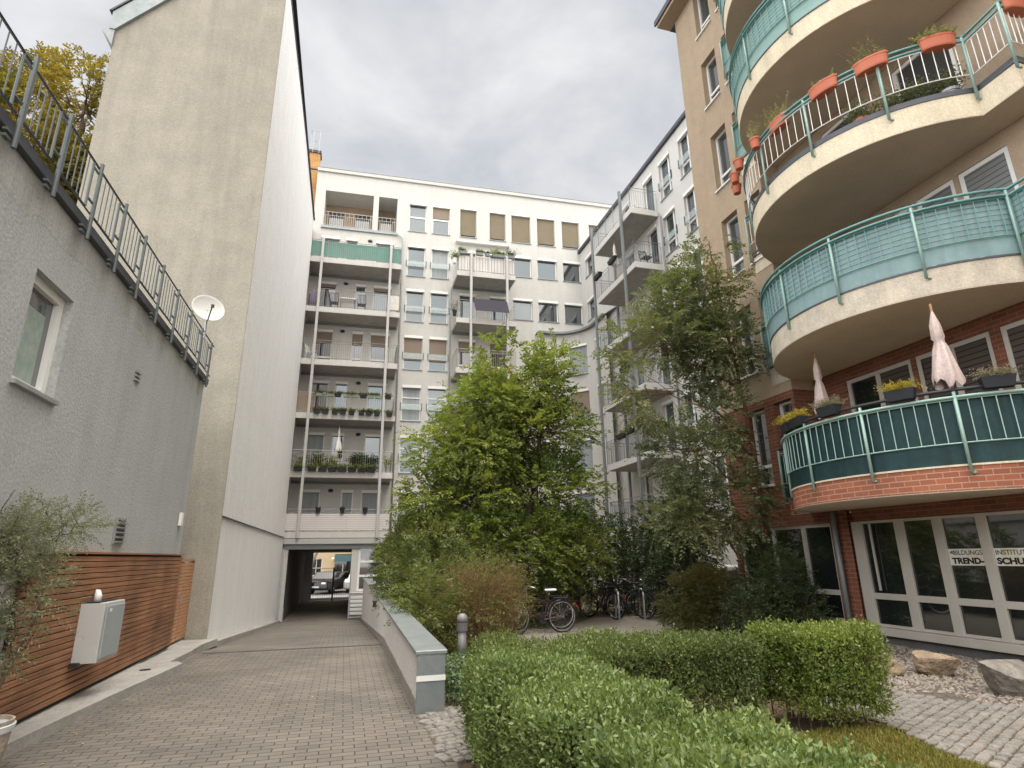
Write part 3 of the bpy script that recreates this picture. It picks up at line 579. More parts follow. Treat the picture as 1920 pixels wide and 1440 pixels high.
xz([(-6.82,15.1),(-6.7,15.1),(-4.08,18.4),(-2.6,18.4),(-2.6,18.8),(-4.3,18.8),(-6.82,15.65)],14.43,14.515,'roof_trim',M['zinc'],tb)
xz([(-6.84,15.66),(-4.31,18.82),(-2.6,18.82),(-2.6,18.86),(-4.33,18.86),(-6.9,15.66)],14.40,29,'roof',M['coping'],tb)
xz([(-7.0,15.05),(-6.7,14.6),(-6.7,15.09),(-6.82,15.12)],14.45,29,'gutter',M['zinc'],tb)
MB(lambda y,z,x:(x,y,z)).prism([(14.5,18.25),(29.16,19.25),(29.16,19.30),(14.5,18.30)],-3.1,-2.655).build('coping',M['coping'],tb)
MB().box(-6.7,-6.4,14.82,29,-.4,15).build('rear_wall',M['beige'],tb)
MB().box(-2.745,-2.70,14.5,14.57,-.1,.35).build('corner_plinth',M['concrete'],tb)
# ================================================================ WHITE APARTMENT BUILDING across the end
wb=thing('white_apartment_building','white seven storey apartment block closing the courtyard, with a drive-through passage','building',(0,30,-1))
tops=[21.84,18.98,16.2,13.4,10.55,7.8,4.93]; slabt=[16.85,14.05,11.21,8.46,5.62,2.85]; H_=[]; W_=[]
for r,zt in enumerate(tops):
    zb=zt-1.97 if r<6 else 3.1
    for a,c in ((2.42,3.44),(3.79,4.80)): H_.append((a,c,zb,zt)); W_.append(('tall',r,a,c,zb,zt))
for a,c in ((5.43,6.42),(7.22,8.21),(8.58,9.77),(10.2,11.33),(11.8,12.93),(13.6,14.6)): H_.append((a,c,19.87,21.84)); W_.append(('top',0,a,c,19.87,21.84))
for r,zb in ((1,17.61),(2,14.86)):
    for a,c in ((8.6,9.78),(10.15,11.38),(11.77,12.93)): H_.append((a,c,zb,tops[r])); W_.append(('low',r,a,c,zb,tops[r]))
for r in range(1,7):
    st_=slabt[r-1]+.04; dd=[(-2.34,-1.33),(.63,1.64)]+([(-1.0,-.37)] if r in (1,4,5) else [(-.34,.25)])
    for a,c in dd: H_.append((a,c,st_,tops[r])); W_.append(('door',r,a,c,st_,tops[r]))
    for a,c in ((5.42,6.42),(7.22,8.21)): H_.append((a,c,st_,tops[r])); W_.append(('mdoor',r,a,c,st_,tops[r]))
H_+= [(-2.32,.36,19.62,21.9,1.5),(.66,1.72,19.62,21.9,1.5)]
H_.append((-2.46,.33,-1.3,2.06,.05)); wall(TF,-2.86,16,-1.3,23.1,H_,depth=.17).build('wall',M['white'],wb,fix=False)
MB(TF).quad((-2.32,-1.5,19.62),(.36,-1.5,19.62),(.36,-1.5,21.9),(-2.32,-1.5,21.9)).quad((.66,-1.5,19.62),(1.72,-1.5,19.62),(1.72,-1.5,21.9),(.66,-1.5,21.9)).build('loggia_wall',M['tan'],wb,fix=False)
MB(TF).box(-2.1,-1.3,-1.49,-1.45,19.64,21.4).box(-.6,.2,-1.49,-1.45,19.64,21.4).box(.85,1.5,-1.49,-1.45,19.64,21.4).build('loggia_door',M['glass'],wb)
MB(TF).box(-2.86,16,-.5,.10,23.1,23.32).build('cornice',M['white'],wb,bevel=.01)
MB(TF).box(-2.86,16,-.45,.12,23.322,23.36).build('roof_edge',M['zinc'],wb)
MB(TF).box(-2.86,16,-9,-8.9,2.62,23.3).box(15.9,16,-8.9,-.01,-1.9,23.3).build('rear_wall',M['white'],wb)
MB(TF).box(-2.42,1.80,.003,.10,19.46,19.60).build('loggia_gutter',M['zinc'],wb)
for a,c in ((-2.32,.36),(.66,1.72)):
    b=MB(TF)
    b.tube([(a,.05,20.5),(c,.05,20.5)],.016,5).tube([(a,.05,20.28),(c,.05,20.28)],.012,5).tube([(a,.05,19.66),(c,.05,19.66)],.012,5)
    n=int((c-a)/.115)
    for i in range(n+1): s=a+(c-a)*i/n; b.tube([(s,.05,19.66),(s,.05,20.28 if i%2 else 20.5)],.009,4,False)
    b.build('loggia_railing',mat('pale_rail',(.55,.52,.48),.5) if a<0 else bpy.data.materials['pale_rail'],wb,fix=False)
for kind,r,a,c,p,q in W_:
    if kind=='tall':
        if r==0: fo=window(TF,a,c,p,q,.17,wb,trans=((p+q)/2,),glass='glasssky',box=.2,sillm='zinc',blind=(p+q)/2+.08 if a>3.5 else None,blindm='blindbrown')
        else:
            fo=window(TF,a,c,p,q,.17,wb,glass=('glasssky' if (r*2+int(a))%5 else 'curtain') if r<6 else 'glass',trans=((p+1.28,) if r in (4,5) else ()),ft=.03,box=.15,sillm='zinc',blind=(p+.55 if r==3 else None),blindm='blindbrown')
            MB(TF).box(a-.03,c+.03,.03,.04,p+.60,p+.92).build('glass_balustrade',M['grab'],fo); MB(TF).box(a-.04,c+.04,.025,.045,p+.925,p+.94).build('top_rail',M['galv'],fo)
            [MB(TF).box(u-.012,u+.012,.003,.05,p+.56,p+.98).build('bracket',M['darkmetal'],fo) for u in (a-.05,c+.05)]
    elif kind=='top': window(TF,a,c,p,q,.17,wb,box=.12,blind=p+(.16 if abs(a-8.58)>.1 else .02),glass='glasssky',sillm='zinc')
    elif kind=='low': window(TF,a,c,p,q,.17,wb,box=.14,glass='glass' if a>10 and not(r==1 and a<11) else 'glasssky',sillm='zinc')
    else:
        gl='glasssky' if r in (2,4,5) and not a<-2 else ('curtain' if r==6 or (r==5 and a<-2) else 'glass')
        bl={3:q-.75,2:q-.3 if a<-2 or (a>.5 and kind=='door') else None}.get(r)
        if kind=='mdoor': bl=q-.75 if r==3 else None
        window(TF,a,c,p,q,.17,wb,name='balcony_door',box=.14,glass=gl,sill=False,blind=bl,blindm='blindbrown',trans=((p+.62,) if r==3 else ()))
for r in range(1,7):
    s=-.85 if r in (2,3,6) else (.15 if r==4 else .3); z=tops[r]-.05
    o=MB(); o.T=lambda x,y,h,s=s,z=z:TF(s+x,h+.003,z+y); o.lathe(0,0,[(.12,0),(.13,.03),(.09,.07),(.01,.08)],14,1,.7); o.build('wall_lamp',M['darkmetal'],wb,smooth=True)
# downpipes
MB().tube([TF(1.80,.1,19.5),TF(2.1,.12,19.3),TF(2.14,.12,19.1),TF(2.14,.12,2.9)],.045,8).build('downpipe',M['galv'],wb,smooth=True)
MB().tube([TF(4.96,.12,16.5),TF(4.92,.12,16.3),TF(4.92,.12,-.2)],.04,8).build('downpipe',M['galv'],wb,smooth=True)
# balconies on steel posts
PW=wb
def bar_rail(T,a,c,z0,z1,m,par,name='railing',pitch=.105,depth=1.5,sides=True,r=.007):
    b=MB(T); dd=0
    def run(p0,p1):
        L_=math.dist(p0,p1); n=max(1,round(L_/pitch))
        for z,rr_ in ((z0+.06,.010),(z1-.14,.009),(z1,.017)): b.tube([(p0[0],p0[1],z),(p1[0],p1[1],z)],rr_,4)
        for i in range(n+1):
            x=p0[0]+(p1[0]-p0[0])*i/n; y=p0[1]+(p1[1]-p0[1])*i/n; b.tube([(x,y,z0+.0 if i%8==0 else z0+.06),(x,y,z1 if i%8==0 else z1-.14)],r*(2 if i%8==0 else 1),4,False)
    run((a,dd),(c,dd))
    if sides: run((a,dd),(a,dd-depth)); run((c,dd),(c,dd-depth))
    return b.build(name,m,par,fix=False)
for i,zt in enumerate(slabt):
    s=MB(TB).box(-2.76,2.02,-1.52,.0,zt-.29,zt).build('balcony',M['white'],wb,bevel=.006)
    MB(TB).box(-2.70,1.96,-1.5,-.03,zt-.300,zt-.2915).build('soffit_panel',M['concrete'],s)
    MB(TB).box(-2.74,2.0,-1.515,-1.43,zt-.42,zt-.302).build('rear_beam',M['postdark'],s)
    rm=[M['railgrey'],M['railgrey'],M['railgrey'],M['post'],M['post'],M['railgrey']][i]
    bar_rail(TB,-2.70,1.97,zt,zt+1.0,rm,s)
    if i==0: MB(TB).box(-2.66,1.93,-.05,-.035,zt+.07,zt+.95).build('screen',M['greenscreen'],s)
    if i==5: MB(TB).box(-2.68,1.95,.02,.035,zt+.05,zt+.80).build('screen',M['stripe'],s)
    s=MB(TB).box(5.02,8.35,-1.52,0,zt-.29,zt).build('balcony',M['white'],wb,bevel=.006)
    MB(TB).box(5.08,8.29,-1.5,-.03,zt-.300,zt-.2915).build('soffit_panel',M['concrete'],s)
    MB(TB).box(5.04,8.33,-1.515,-1.43,zt-.42,zt-.302).build('rear_beam',M['postdark'],s)
    bar_rail(TB,5.08,8.29,zt,zt+1.22 if i==0 else zt+1.05,M['post'],s)
    if i==0: MB(TB).box(5.1,8.27,-.05,-.03,zt+.06,zt+.92).build('screen',M['pickets'],s)
for s0,z0 in ((-2.1,2.55),(1.42,2.55),(5.8,-.1),(7.83,-.1)):
    MB(TB).box(s0-.065,s0+.065,.01,.13,z0,17.95).build('balcony_post',M['post'],wb,bevel=.008)
# ground floor volume with the passage
TG=lambda s,d,z:(s,29.3-.036*s-d,z)
wall(TG,-2.86,2.3,-1.4,2.54,[(-2.46,.33,-1.4,2.06,.0),(.64,1.9,.2,2.16,.08)],depth=.08).build('ground_floor_wall',M['white'],wb,fix=False)
MB(TG).box(-2.86,2.1,.004,.17,2.30,2.54).build('steel_beam',M['post'],wb)
MB(TG).box(-2.86,2.1,.004,.06,2.09,2.29).build('lintel',M['postdark'],wb)
MB(TG).box(-2.80,-2.62,.004,.15,-1.2,2.08).build('passage_column',M['post'],wb)
MB(TG).box(2.3,2.32,-1.4,0,-.2,2.54).build('side_wall',M['white'],wb)
fo=window(TG,.64,1.9,.2,2.16,.08,wb,name='entrance_door',fw=.09,trans=(.86,1.5),glass='glass',sill=False,ft=.05)
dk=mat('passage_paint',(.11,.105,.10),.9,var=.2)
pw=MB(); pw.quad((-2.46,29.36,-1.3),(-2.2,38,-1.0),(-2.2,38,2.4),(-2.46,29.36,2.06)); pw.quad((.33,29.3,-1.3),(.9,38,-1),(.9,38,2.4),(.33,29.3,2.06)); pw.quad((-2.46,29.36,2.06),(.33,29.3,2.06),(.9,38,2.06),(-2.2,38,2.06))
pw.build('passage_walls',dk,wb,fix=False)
wall(lambda s,d,z:(s,38-d,z),-3,3,-1.3,2.6,[(-1.76,.46,-1.3,1.99)],depth=.3).build('passage_exit_wall',M['white'],wb,fix=False)
MB().box(-2.462,-2.44,29.4,29.6,-1.0,-.45).build('wall_guard',M['concrete'],wb)
br=MB(lambda s,d,z:(s,d,z)).box(-2.98,-2.80,29.16,30.72,-1,19.2); br.build('brick_return',brickmat('dark_brick_return',(.16,.07,.05),(.12,.055,.04),(.10,.07,.06),.26,.083,.01),wb)
# awning box
MB(TF).tube([(5.15,.14,19.44),(8.38,.14,19.44)],.09,12).build('awning_cassette',M['white'],wb,smooth=True)
# chimney with ladder
ch=MB().box(-3.46,-2.87,31.4,32.0,17,24.75).build('chimney',M['brickyellow'],wb)
MB().box(-3.52,-2.81,31.34,32.06,24.75,24.92).build('chimney_cap',M['darkmetal'],ch)
lad=MB()
for x in (-3.3,-2.95): lad.tube([(x,31.3,24.7),(x,31.3,26.25)],.018,5)
lad.tube([(-3.46,31.6,24.9),(-3.46,31.6,26.25)],.018,5).tube([(-3.46,31.6,26.25),(-3.46,31.3,26.25),(-2.88,31.3,26.25)],.018,5)
for z in (25.0,25.5): lad.tube([(-3.3,31.3,z),(-2.95,31.3,z)],.015,5)
lad.build('ladder',M['galv'],ch)
MB().box(-3.5,-2.83,31.36,31.39,23.6,23.66).build('strap',M['darkmetal'],ch)
MB().tube([(-2.87,31.4,23.55),(-2.3,31.0,23.4),(-1.8,30.8,23.36)],.015,4).build('cable',M['darkmetal'],ch)
# ---------------- rounded inner corner
rc=thing('rounded_corner_wing','lower white wing with a concave rounded corner and a thin curved eave','building',(10.6,29.8,0))
def TC(s,d,z):
    if s<.7: return (9.9+s,29.8-d,z)
    a=(s-.7)/2.0
    if a<math.pi/2: r=2.0-d; return (10.6+r*math.sin(a),27.8+r*math.cos(a),z)
    return (12.6-d,27.8-(s-.7-math.pi),z)
hs=[]
for zt in (13.1,10.45,7.7,4.9):
    for a,c in ((.08,1.05),(1.75,2.95),(3.7,4.45)): hs.append((a,c,zt-1.75,zt))
fake=[(x,x,0,0) for x in [0.7+.157*i for i in range(21)]]
bb=wall(TC,0,5.3,-1,13.85,hs+[(x,x,0,0) for x in [.7+.196*i for i in range(1,17)]],depth=.12); bb.build('wall',M['white'],rc,fix=False)
for k_,(a,c,p,q) in enumerate(hs):
    window(TC,a,c,p,q,.12,rc,mull=((a+c)/2,),ft=.09,glass='curtain' if k_%3 else 'glasssky',box=.12,sillm='zinc',blind=(p+.4 if 3<=k_<6 else None),blindm='blindbrown')
ev=MB(); pts=[TC(.0+.2*i,.0,0)[:2] for i in range(27)]; out=[TC(.2*i,.22,0)[:2] for i in range(27)]
for i in range(26):
    ev.prism([pts[i],pts[i+1],out[i+1],out[i]],13.86,13.98)
ev.build('eave',M['postdark'],rc)
MB().box(9.9,9.93,29.81,30.3,-1,13.84).build('side_wall',M['white'],rc)
rf=MB().prism([(9.9,30.3),(9.9,29.81)]+[(x,y+.002) for x,y in pts]+[(12.9,24.9),(12.9,30.2)],13.985,14.02); rf.build('roof',M['zinc'],rc)
# ---------------- white side wing with balconies
ww=thing('white_side_wing','white side wing behind the beige building, with steel post balconies and a dark gutter','building',(12.9,22,0))
TW=TR(12.9); TWB=TR(11.5); hs=[]; kinds=[]
for i in range(6):
    dz=2.77*i
    for a,c in ((16.2,17.1),(17.9,18.8),(19.53,20.5)): hs.append((a,c,17.02-dz,19.02-dz)); kinds.append('w')
    for a,c in ((21.12,22.0),(23.4,24.3)): hs.append((a,c,16.80-dz,19.02-dz)); kinds.append('d')
    if i<2: hs.append((28.4,29.4,17.5-dz,18.8-dz)); kinds.append('s')
wall(TW,13,30.21,-1,19.55,hs,depth=.17).build('wall',M['white'],ww,fix=False)
for (a,c,p,q),kd in zip(hs,kinds):
    fo=window(TW,a,c,p,q,.17,ww,name='balcony_door' if kd=='d' else 'window',glass='glass',box=.14,sillm='zinc',sill=kd!='d',trans=((p+.62,) if kd=='w' else ()),mull=((a+.3,) if kd=='w' else ()))
    if kd=='w': MB(TW).box(a-.03,c+.03,.03,.04,p+.60,p+.92).build('glass_balustrade',M['grab'],fo); [MB(TW).box(u-.012,u+.012,.003,.05,p+.56,p+.98).build('bracket',M['darkmetal'],fo) for u in (a-.05,c+.05)]
MB(TW).box(12.9,30.25,-.6,.14,19.56,19.74).build('gutter',M['coping'],ww); MB(TW).box(12.9,30.2,-8,-.62,19.5,19.74).build('roof',M['zinc'],ww)
MB().tube([(12.72,20.55,16.4),(12.74,20.45,16.2),(12.78,20.45,-.2)],.045,8).build('downpipe',M['postdark'],ww,smooth=True)
wsl=[16.75,14.03,11.21,8.46,5.63,2.88]
for i,zt in enumerate(wsl):
    s=MB(TWB).box(20.85,24.95,-1.395,0,zt-.28,zt).build('balcony',M['white'],ww,bevel=.006)
    MB(TWB).box(20.91,24.89,-1.38,-.03,zt-.289,zt-.2815).build('soffit_panel',M['concrete'],s)
    b=bar_rail(TWB,20.88,24.92,zt,zt+1.05,M['postdark'],s,depth=1.36,pitch=.11,r=.009)
for s0,dd in ((21.7,.02),(25.05,.02),(25.05,-1.2)): MB(TWB).box(s0-.06,s0+.06,dd,dd+.11,-.1,18.1 if dd>0 else 16.4).build('balcony_post',M['postdark'],ww,bevel=.008)
# ================================================================ BEIGE AND BRICK BUILDING (right)
rb=thing('beige_brick_building','tan rendered building with red brick lower floors and big curved balconies','building',(9.6,10,0))
T96=TR(9.6); T102=TR(10.2); T97=TR(9.7)
hA=[]; 
for i,(q,p) in enumerate([(18.75,17.02),(16.0,14.38),(13.35,11.53),(10.55,8.74),(7.77,5.96),(5.04,3.18)]):
    hA.append((11.66,12.36,p,q)); hA.append((10.74,11.34,p,q))
gl=(10.19,13.2,.3,2.22,.10)
up_h=[h for h in hA if h[2]>5.5]; lo_h=[h for h in hA if h[2]<5.5]
wall(T96,10.65,13.38,5.22,18.8,up_h,depth=.24).build('wall',M['tan'],rb,fix=False)
wall(T96,10.65,13.38,2.45,5.22,lo_h,depth=.24).build('brick_wall',M['brick'],rb,fix=False)
wall(T96,9.72,13.38,-.35,2.45,[gl],depth=.10).build('brick_wall',M['brick'],rb,fix=False)
MB().box(9.6,16,13.38,13.40,-.3,18.8).build('end_wall',M['tan'],rb)
for h in hA:
    window(T96,h[0],h[1],h[2],h[3],.24,rb,trans=(h[2]+.48,),fw=.055,ft=.035,sill=True,sillout=.06,glass='glass',fdepth=.06)
window(T96,*gl[:4],.10,rb,name='shop_window',mull=(11.03,12.0),trans=(.86,),fw=.07,ft=.05,glass='glassdark',frame='frameold',sill=True,sillm='frameold')
MB().box(9.12,9.62,-2,13.75,18.8,19.05).build('eave',M['tan'],rb,bevel=.01); MB().box(9.62,16,-2,13.75,18.8,19.04).build('roof',M['coping'],rb); MB().box(9.06,9.11,-2,13.80,18.9,19.1).build('gutter',M['coping'],rb)
# recess behind the balconies
MB().quad((9.6,10.65,5.22),(10.2,10.65,5.22),(10.2,10.65,18.8),(9.6,10.65,18.8)).build('recess_side',M['tan'],rb,fix=False)
MB().quad((9.6,10.65,2.45),(10.2,10.65,2.45),(10.2,10.65,5.22),(9.6,10.65,5.22)).build('recess_side',M['brickside'],rb,fix=False)
rows=[(2.80,5.18,[(9.75,8.2),(8.1,6.72),(6.55,5.0),(4.6,3.0)],'brick'),(5.88,8.12,[(8.9,7.46),(7.40,6.66),(6.57,5.72),(4.9,3.4)],'tan'),(8.85,11.05,[(9.2,8.0),(7.3,6.1),(4.8,3.4)],'tan'),(11.7,13.85,[(9.2,8.0),(7.3,6.0)],'tan'),(14.55,16.7,[(9.2,8.0),(7.3,6.0)],'tan'),(17.4,18.7,[],'tan')]
for k,(z0,z1,wn,m) in enumerate(rows):
    hs=[(min(w_),max(w_),z0+.10,z1) for w_ in wn]
    zt=(rows[k+1][0]-.43) if k+1<len(rows) else 18.8
    if k==0: z0_=2.45
    else: z0_=rows[k-1][1]*0+ (z0-.43)
    wall(T102,-2,10.65,z0_,zt,hs,depth=.08).build('brick_wall' if m=='brick' else 'wall',M[m],rb,fix=False)
    for j,h in enumerate(hs):
        mu=((h[0]+h[1])/2,) if k==0 else (); shut=(k==1 and j in(0,1,2)) or k==0
        fo=window(T102,h[0],h[1],h[2],h[3],.08,rb,name='balcony_window',mull=mu,fw=.08,glass='glass' if k else 'glassdark',sill=False,frame='frameold' if k<1 else 'frame')
        if k==1 and j<3: MB(T102).box(h[0]+.08,h[1]-.08,-.06,-.03,h[2]+.1,h[3]-.08).build('roller_shutter',M['shutter'],fo)
        if k==0 and j in (1,2,0): 
            for a,c in ((h[0]+.08,mu[0]-.05),(mu[0]+.05,h[1]-.08)):
                if not(j==0 and c>9): MB(T102).box(a,c,-.06,-.04,h[2]+.9,h[3]-.08).build('roller_shutter',M['shutterbrown'],fo)
MB(T97).quad((10.18,.005,-.35),(9.72,.005,-.35),(9.72,.005,2.45),(10.18,.005,2.45)).build('brick_pier',M['brick'],rb,fix=False)
# shop front
sf=MB(T97); TOP=2.21; BOT=.31
posts=[(9.72,9.47),(8.76,8.57),(8.01,7.84),(7.26,7.10),(6.50,6.33),(5.7,5.5),(4.9,4.7),(4.1,3.9),(3.3,3.1),(2.5,2.3)]
for a,c in posts: sf.box(c,a,-.02,.045,BOT,TOP)
for k in range(len(posts)-1):
    a,c=posts[k][1],posts[k+1][0]; sf.box(c,a,-.018,.04,TOP-.05,TOP).box(c,a,-.018,.04,.79,.90).box(c,a,-.018,.04,BOT,.36)
sfo=sf.build('shop_front',M['frameold'],rb,bevel=.006)
for k in range(len(posts)-1):
    a,c=posts[k][1],posts[k+1][0]
    MB(T97).quad((c,.0,BOT),(a,.0,BOT),(a,.0,TOP),(c,.0,TOP)).build('pane',M['glassdark'],sfo,fix=False)
MB(T97).box(2.3,9.74,.0,.11,.17,.305).build('sill',M['frameold'],sfo,bevel=.006)
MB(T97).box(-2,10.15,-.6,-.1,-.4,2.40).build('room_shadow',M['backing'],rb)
MB(T97).box(-2,10.18,-.55,.02,-.4,.165).build('plinth',M['plinth'],rb)
MB(T97).box(-2,9.71,-.5,-.0,2.215,2.45).build('lintel',M['brick'],rb)
MB(T97).box(9.25,9.29,.046,.07,.95,2.15).build('opened_casement_edge',M['frameold'],sfo)
# downpipe at the brick pier
MB().tube([(9.5,9.98,2.44),(9.5,9.98,-.1)],.05,10).build('downpipe',M['postdark'],rb,smooth=True)
# curved balconies
CX,CY,CR=10.64,8.08,2.78
def arc(off=0,n=40,a0=None,a1=None):
    r=CR+off; dx=9.57-off-CX if False else 9.57-CX; out=[]
    t0=math.pi-math.asin(min(1,(10.65-CY)/CR)) ; t1=math.pi+math.asin((CY-5.53)/CR)
    if a0 is not None: t0,t1=a0,a1
    for i in range(n+1): t=t0+(t1-t0)*i/n; out.append((CX+r*math.cos(t),CY+r*math.sin(t)))
    return out
def slabpoly(off=0): return [(9.585-off,11.25)]+[(9.585-off,10.66+off)]+arc(off)[1:]+[(9.5-off,4.9-off),(10.19,4.9-off),(10.19,10.645),(9.606,10.645),(9.606,11.25)]
def railpath(off=.04): return [(9.52-off,11.24),(9.52-off,10.72)]+arc(off)[1:]+[(9.47-off,4.88-off),(10.15,4.88-off)]
postang=[(9.5-.03,11.2),(9.44,10.72),(8.47,9.81),(7.90,8.58),(7.93,7.37),(8.50,6.25),(9.50,5.50),(9.43,4.85)]
BAL=[(2.45,2.80,'b1'),(5.45,5.88,'b2'),(8.40,8.85,'b3'),(11.27,11.72,'b4'),(14.12,14.57,'b5'),(16.9,17.35,'b6')]
for z0,z1,k in BAL:
    b=MB(); P=slabpoly(); b.prism(P,z0+.012,z1); s=b.build('balcony',{'b1':M['brickband'],'b2':M['cream_stained']}.get(k,M['cream']),rb)
    MB().prism(slabpoly(-.004),z0,z0+.0115).build('soffit',M['soffit'],s)
    P=slabpoly(.015); MB().prism(P,z1+.002,z1+.03).build('slab_cap',M['coping'] if k!='b1' else M['cream'],s)
    zb=z1-.16 if k!='b1' else 2.70; H0=z1+.33; H1=z1+.97; HT=z1+1.13
    rp=railpath(); rm=M['teallight'] if k=='b1' else M['teal']
    r=rail(rp,H0,H1,.118,.0085,.014)
    r.build('railing',{'b1':M['teallight'],'b3':M['frame']}.get(k,M['teal']),s,fix=False)
    for off,zz,m_,rad in ((.05,HT-.02,M['darkmetal'] if k=='b1' else M['teal'],.026),(.06,HT-.13,rm,.024)):
        MB().tube([(x,y,zz) for x,y in railpath(off)],rad,8).build('handrail',m_,s,smooth=True,fix=False)
    for x,y in postang:
        MB().tube([(x-.03,y,zb),(x-.03,y,HT-.05)],.024,8).tube([(x-.03,y,zb),(x+.06,y+(.0),zb)],.018,6).build('rail_post',M['teallight'] if k=='b1' else M['tealpost'],s,smooth=True)
    scr={'b1':'screendark','b2':'screenblue','b4':'screengreen','b5':'screengreen','b6':'screengreen'}.get(k)
    if scr:
        q=MB(); pa=railpath(-.0) if k!='b1' else railpath(.0); za,zb_=(z1+.04,z1+1.03) if k!='b1' else (z1+.02,z1+1.03)
        for i in range(len(pa)-1): q.quad((*pa[i],za),(*pa[i+1],za),(*pa[i+1],zb_),(*pa[i],zb_))
        q.build('screen',M[scr],s,fix=False)
        if k in('b2','b4'):
            net=MB(); 
            for zz in np.arange(za+.3,zb_,.09): net.tube([(x,y,zz) for x,y in railpath(.012)],.003,3,False)
            net.build('bird_net',M['railblack'],s,fix=False)
    else:
        q=MB(); pa=railpath(.0)
        for i in range(len(pa)-1): q.quad((*pa[i],z1+.03),(*pa[i+1],z1+.03),(*pa[i+1],z1+.11),(*pa[i],z1+.11))
        q.build('edge_strip',M['coping'],s,fix=False)
# poster in the shop window
def text(s,x0,size,bold,m,par,yc,zc,X,width=None):
    cu=bpy.data.curves.new('lettering','FONT'); cu.body=s; cu.size=size; cu.offset=bold; cu.extrude=.001; cu.align_x='LEFT'
    to=bpy.data.objects.new('tmp',cu); COL.objects.link(to); dg=bpy.context.evaluated_depsgraph_get(); me=bpy.data.meshes.new_from_object(to.evaluated_get(dg)); bpy.data.objects.remove(to)
    xs=[v.co.x for v in me.vertices]; k=(width/(max(xs)-min(xs))) if width else 1; mn=min(xs)
    off=wloc(par)
    for v in me.vertices:
        u=(v.co.x-mn)*k; z=v.co.y; d=v.co.z; v.co=Vector((X-d,yc-u,zc+z))-off
    me.materials.clear(); me.materials.append(m); return link('lettering',me,par)
po=thing('window_poster','white poster reading BILDUNGS TREND- across the third shop pane','poster',(9.69,7.55,1.54))
MB().box(9.688,9.694,7.262,7.838,1.41,1.67).build('board',M['poster'],po)
MB().box(9.6865,9.6875,7.262,7.55,1.415,1.665).build('yellow_print',mat('yellowed_paper',(.62,.56,.38),.8,col2=(.70,.68,.60),vscale=8),po)
text('BILDUNGS',0,.1,.0015,M['greyink'],po,7.75,1.575,9.685,.47)
text('<',0,.1,.002,M['greyink'],po,7.815,1.577,9.685,.045); text('<',0,.1,.002,M['greyink'],po,7.785,1.577,9.6845,.04)
text('TREND-',0,.125,.006,M['ink'],po,7.80,1.44,9.685,.52)
po2=thing('window_poster','white and yellow poster reading INSTITUT SCHULE in the shop pane at the right edge','poster',(9.69,6.8,1.54))
MB().box(9.688,9.694,6.502,7.098,1.41,1.67).build('board',M['poster'],po2)
MB().box(9.6865,9.6875,6.72,7.0,1.415,1.665).build('yellow_print',bpy.data.materials['yellowed_paper'],po2)
text('INSTITUT',0,.1,.0015,M['greyink'],po2,7.075,1.575,9.685,.44); text('SCHULE',0,.125,.006,M['ink'],po2,7.08,1.44,9.685,.55)
# ================================================================ RETAINING WALL, BARRIER, BOLLARDS
rw=thing('retaining_wall','low white garden wall with a zinc cap beside the drive','wall',(1.0,7.2,0))
Tz=lambda y,z,x:(x,y,z)
MB(Tz).prism([(7.2,-.05),(27.4,-1.1),(27.4,.78),(18,.74),(7.2,.60)],.88,1.16).build('body',M['whitewall'],rw)
MB(Tz).prism([(7.2,-.05),(12.8,-.05),(27.4,-1.0),(27.4,-.80),(12.8,.13),(7.2,.15)],.858,.879).build('plinth',M['concrete'],rw)
cp=MB(Tz).prism([(7.17,.60),(18,.745),(27.4,.785),(27.4,.82),(18,.78),(7.17,.64)],.84,1.20).build('cap',M['zinc'],rw,bevel=.005)
MB().box(.86,1.175,7.165,7.198,-.02,.585).build('end_plate',M['zinc'],rw)
MB().box(.855,1.18,7.155,7.163,.33,.385).build('reflective_strip',M['frame'],rw)
lf=MB().box(.80,.878,16.6,17.0,.42,.56).build('recessed_light',M['darkmetal'],rw); MB().box(.795,.80,16.65,16.95,.45,.53).build('lens',M['lamp'],lf)
sb=thing('slatted_barrier','grey slatted metal barrier in front of the entrance steps','barrier',(.8,28.2,-1))
b=MB()
for x,zt in ((.33,.98),(1.22,.98)): b.tube([(x,28.2,-1.0),(x,28.2,zt)],.028,8)
b.tube([(.33,28.2,.18),(1.22,28.2,.18)],.03,8); b.tube([(.33,28.2,-.82),(1.22,28.2,-.82)],.02,8)
b.build('frame',M['galv'],sb); b=MB()
for i in range(5): b.box(.38,1.17,28.17,28.21,-.72+i*.165,-.60+i*.165)
b.build('slats',mat('pale_metal_slats',(.55,.54,.51),.5,.2),sb,bevel=.005)
MB().box(.36,1.9,28.35,29.2,-1.1,.16).build('landing',M['concrete'],sb)
MB().tube([(1.0,28.5,.16),(1.0,28.5,.9),(1.0,29.1,.9)],.02).build('handrail',M['galv'],sb)
def bollard(name,label,x,y,h,r,m,head):
    t=thing(name,label,'bollard',(x,y,0)); 
    if head:
        MB().lathe(x,y,[(r,0),(r,h*.62)],16).build('post',M[m],t,smooth=True,fix=False); b=MB()
        for i in range(6): z=h*.62+i*.022; b.lathe(x,y,[(r*1.12,z),(r*1.32,z+.004),(r*1.32,z+.014),(r*1.1,z+.018)],20)
        b.build('louvres',M[m],t); MB().lathe(x,y,[(r*1.28,h*.62+.132),(r*1.28,h*.9),(r*1.1,h*.96),(r*.6,h),(.005,h*1.01)],20).build('cap',M[m],t,smooth=True)
        MB().lathe(x,y,[(r*.9,h*.62),(r*.9,h*.62+.131)],16).build('diffuser',M['lamp'],t,smooth=True)
    else:
        MB().lathe(x,y,[(r,0),(r,h*.9),(r*.8,h*.96),(r*.3,h)],12).build('post',M[m],t,smooth=True); MB().lathe(x,y,[(r*1.2,h*.78),(r*1.2,h*.83)],12).build('ring',M[m],t)
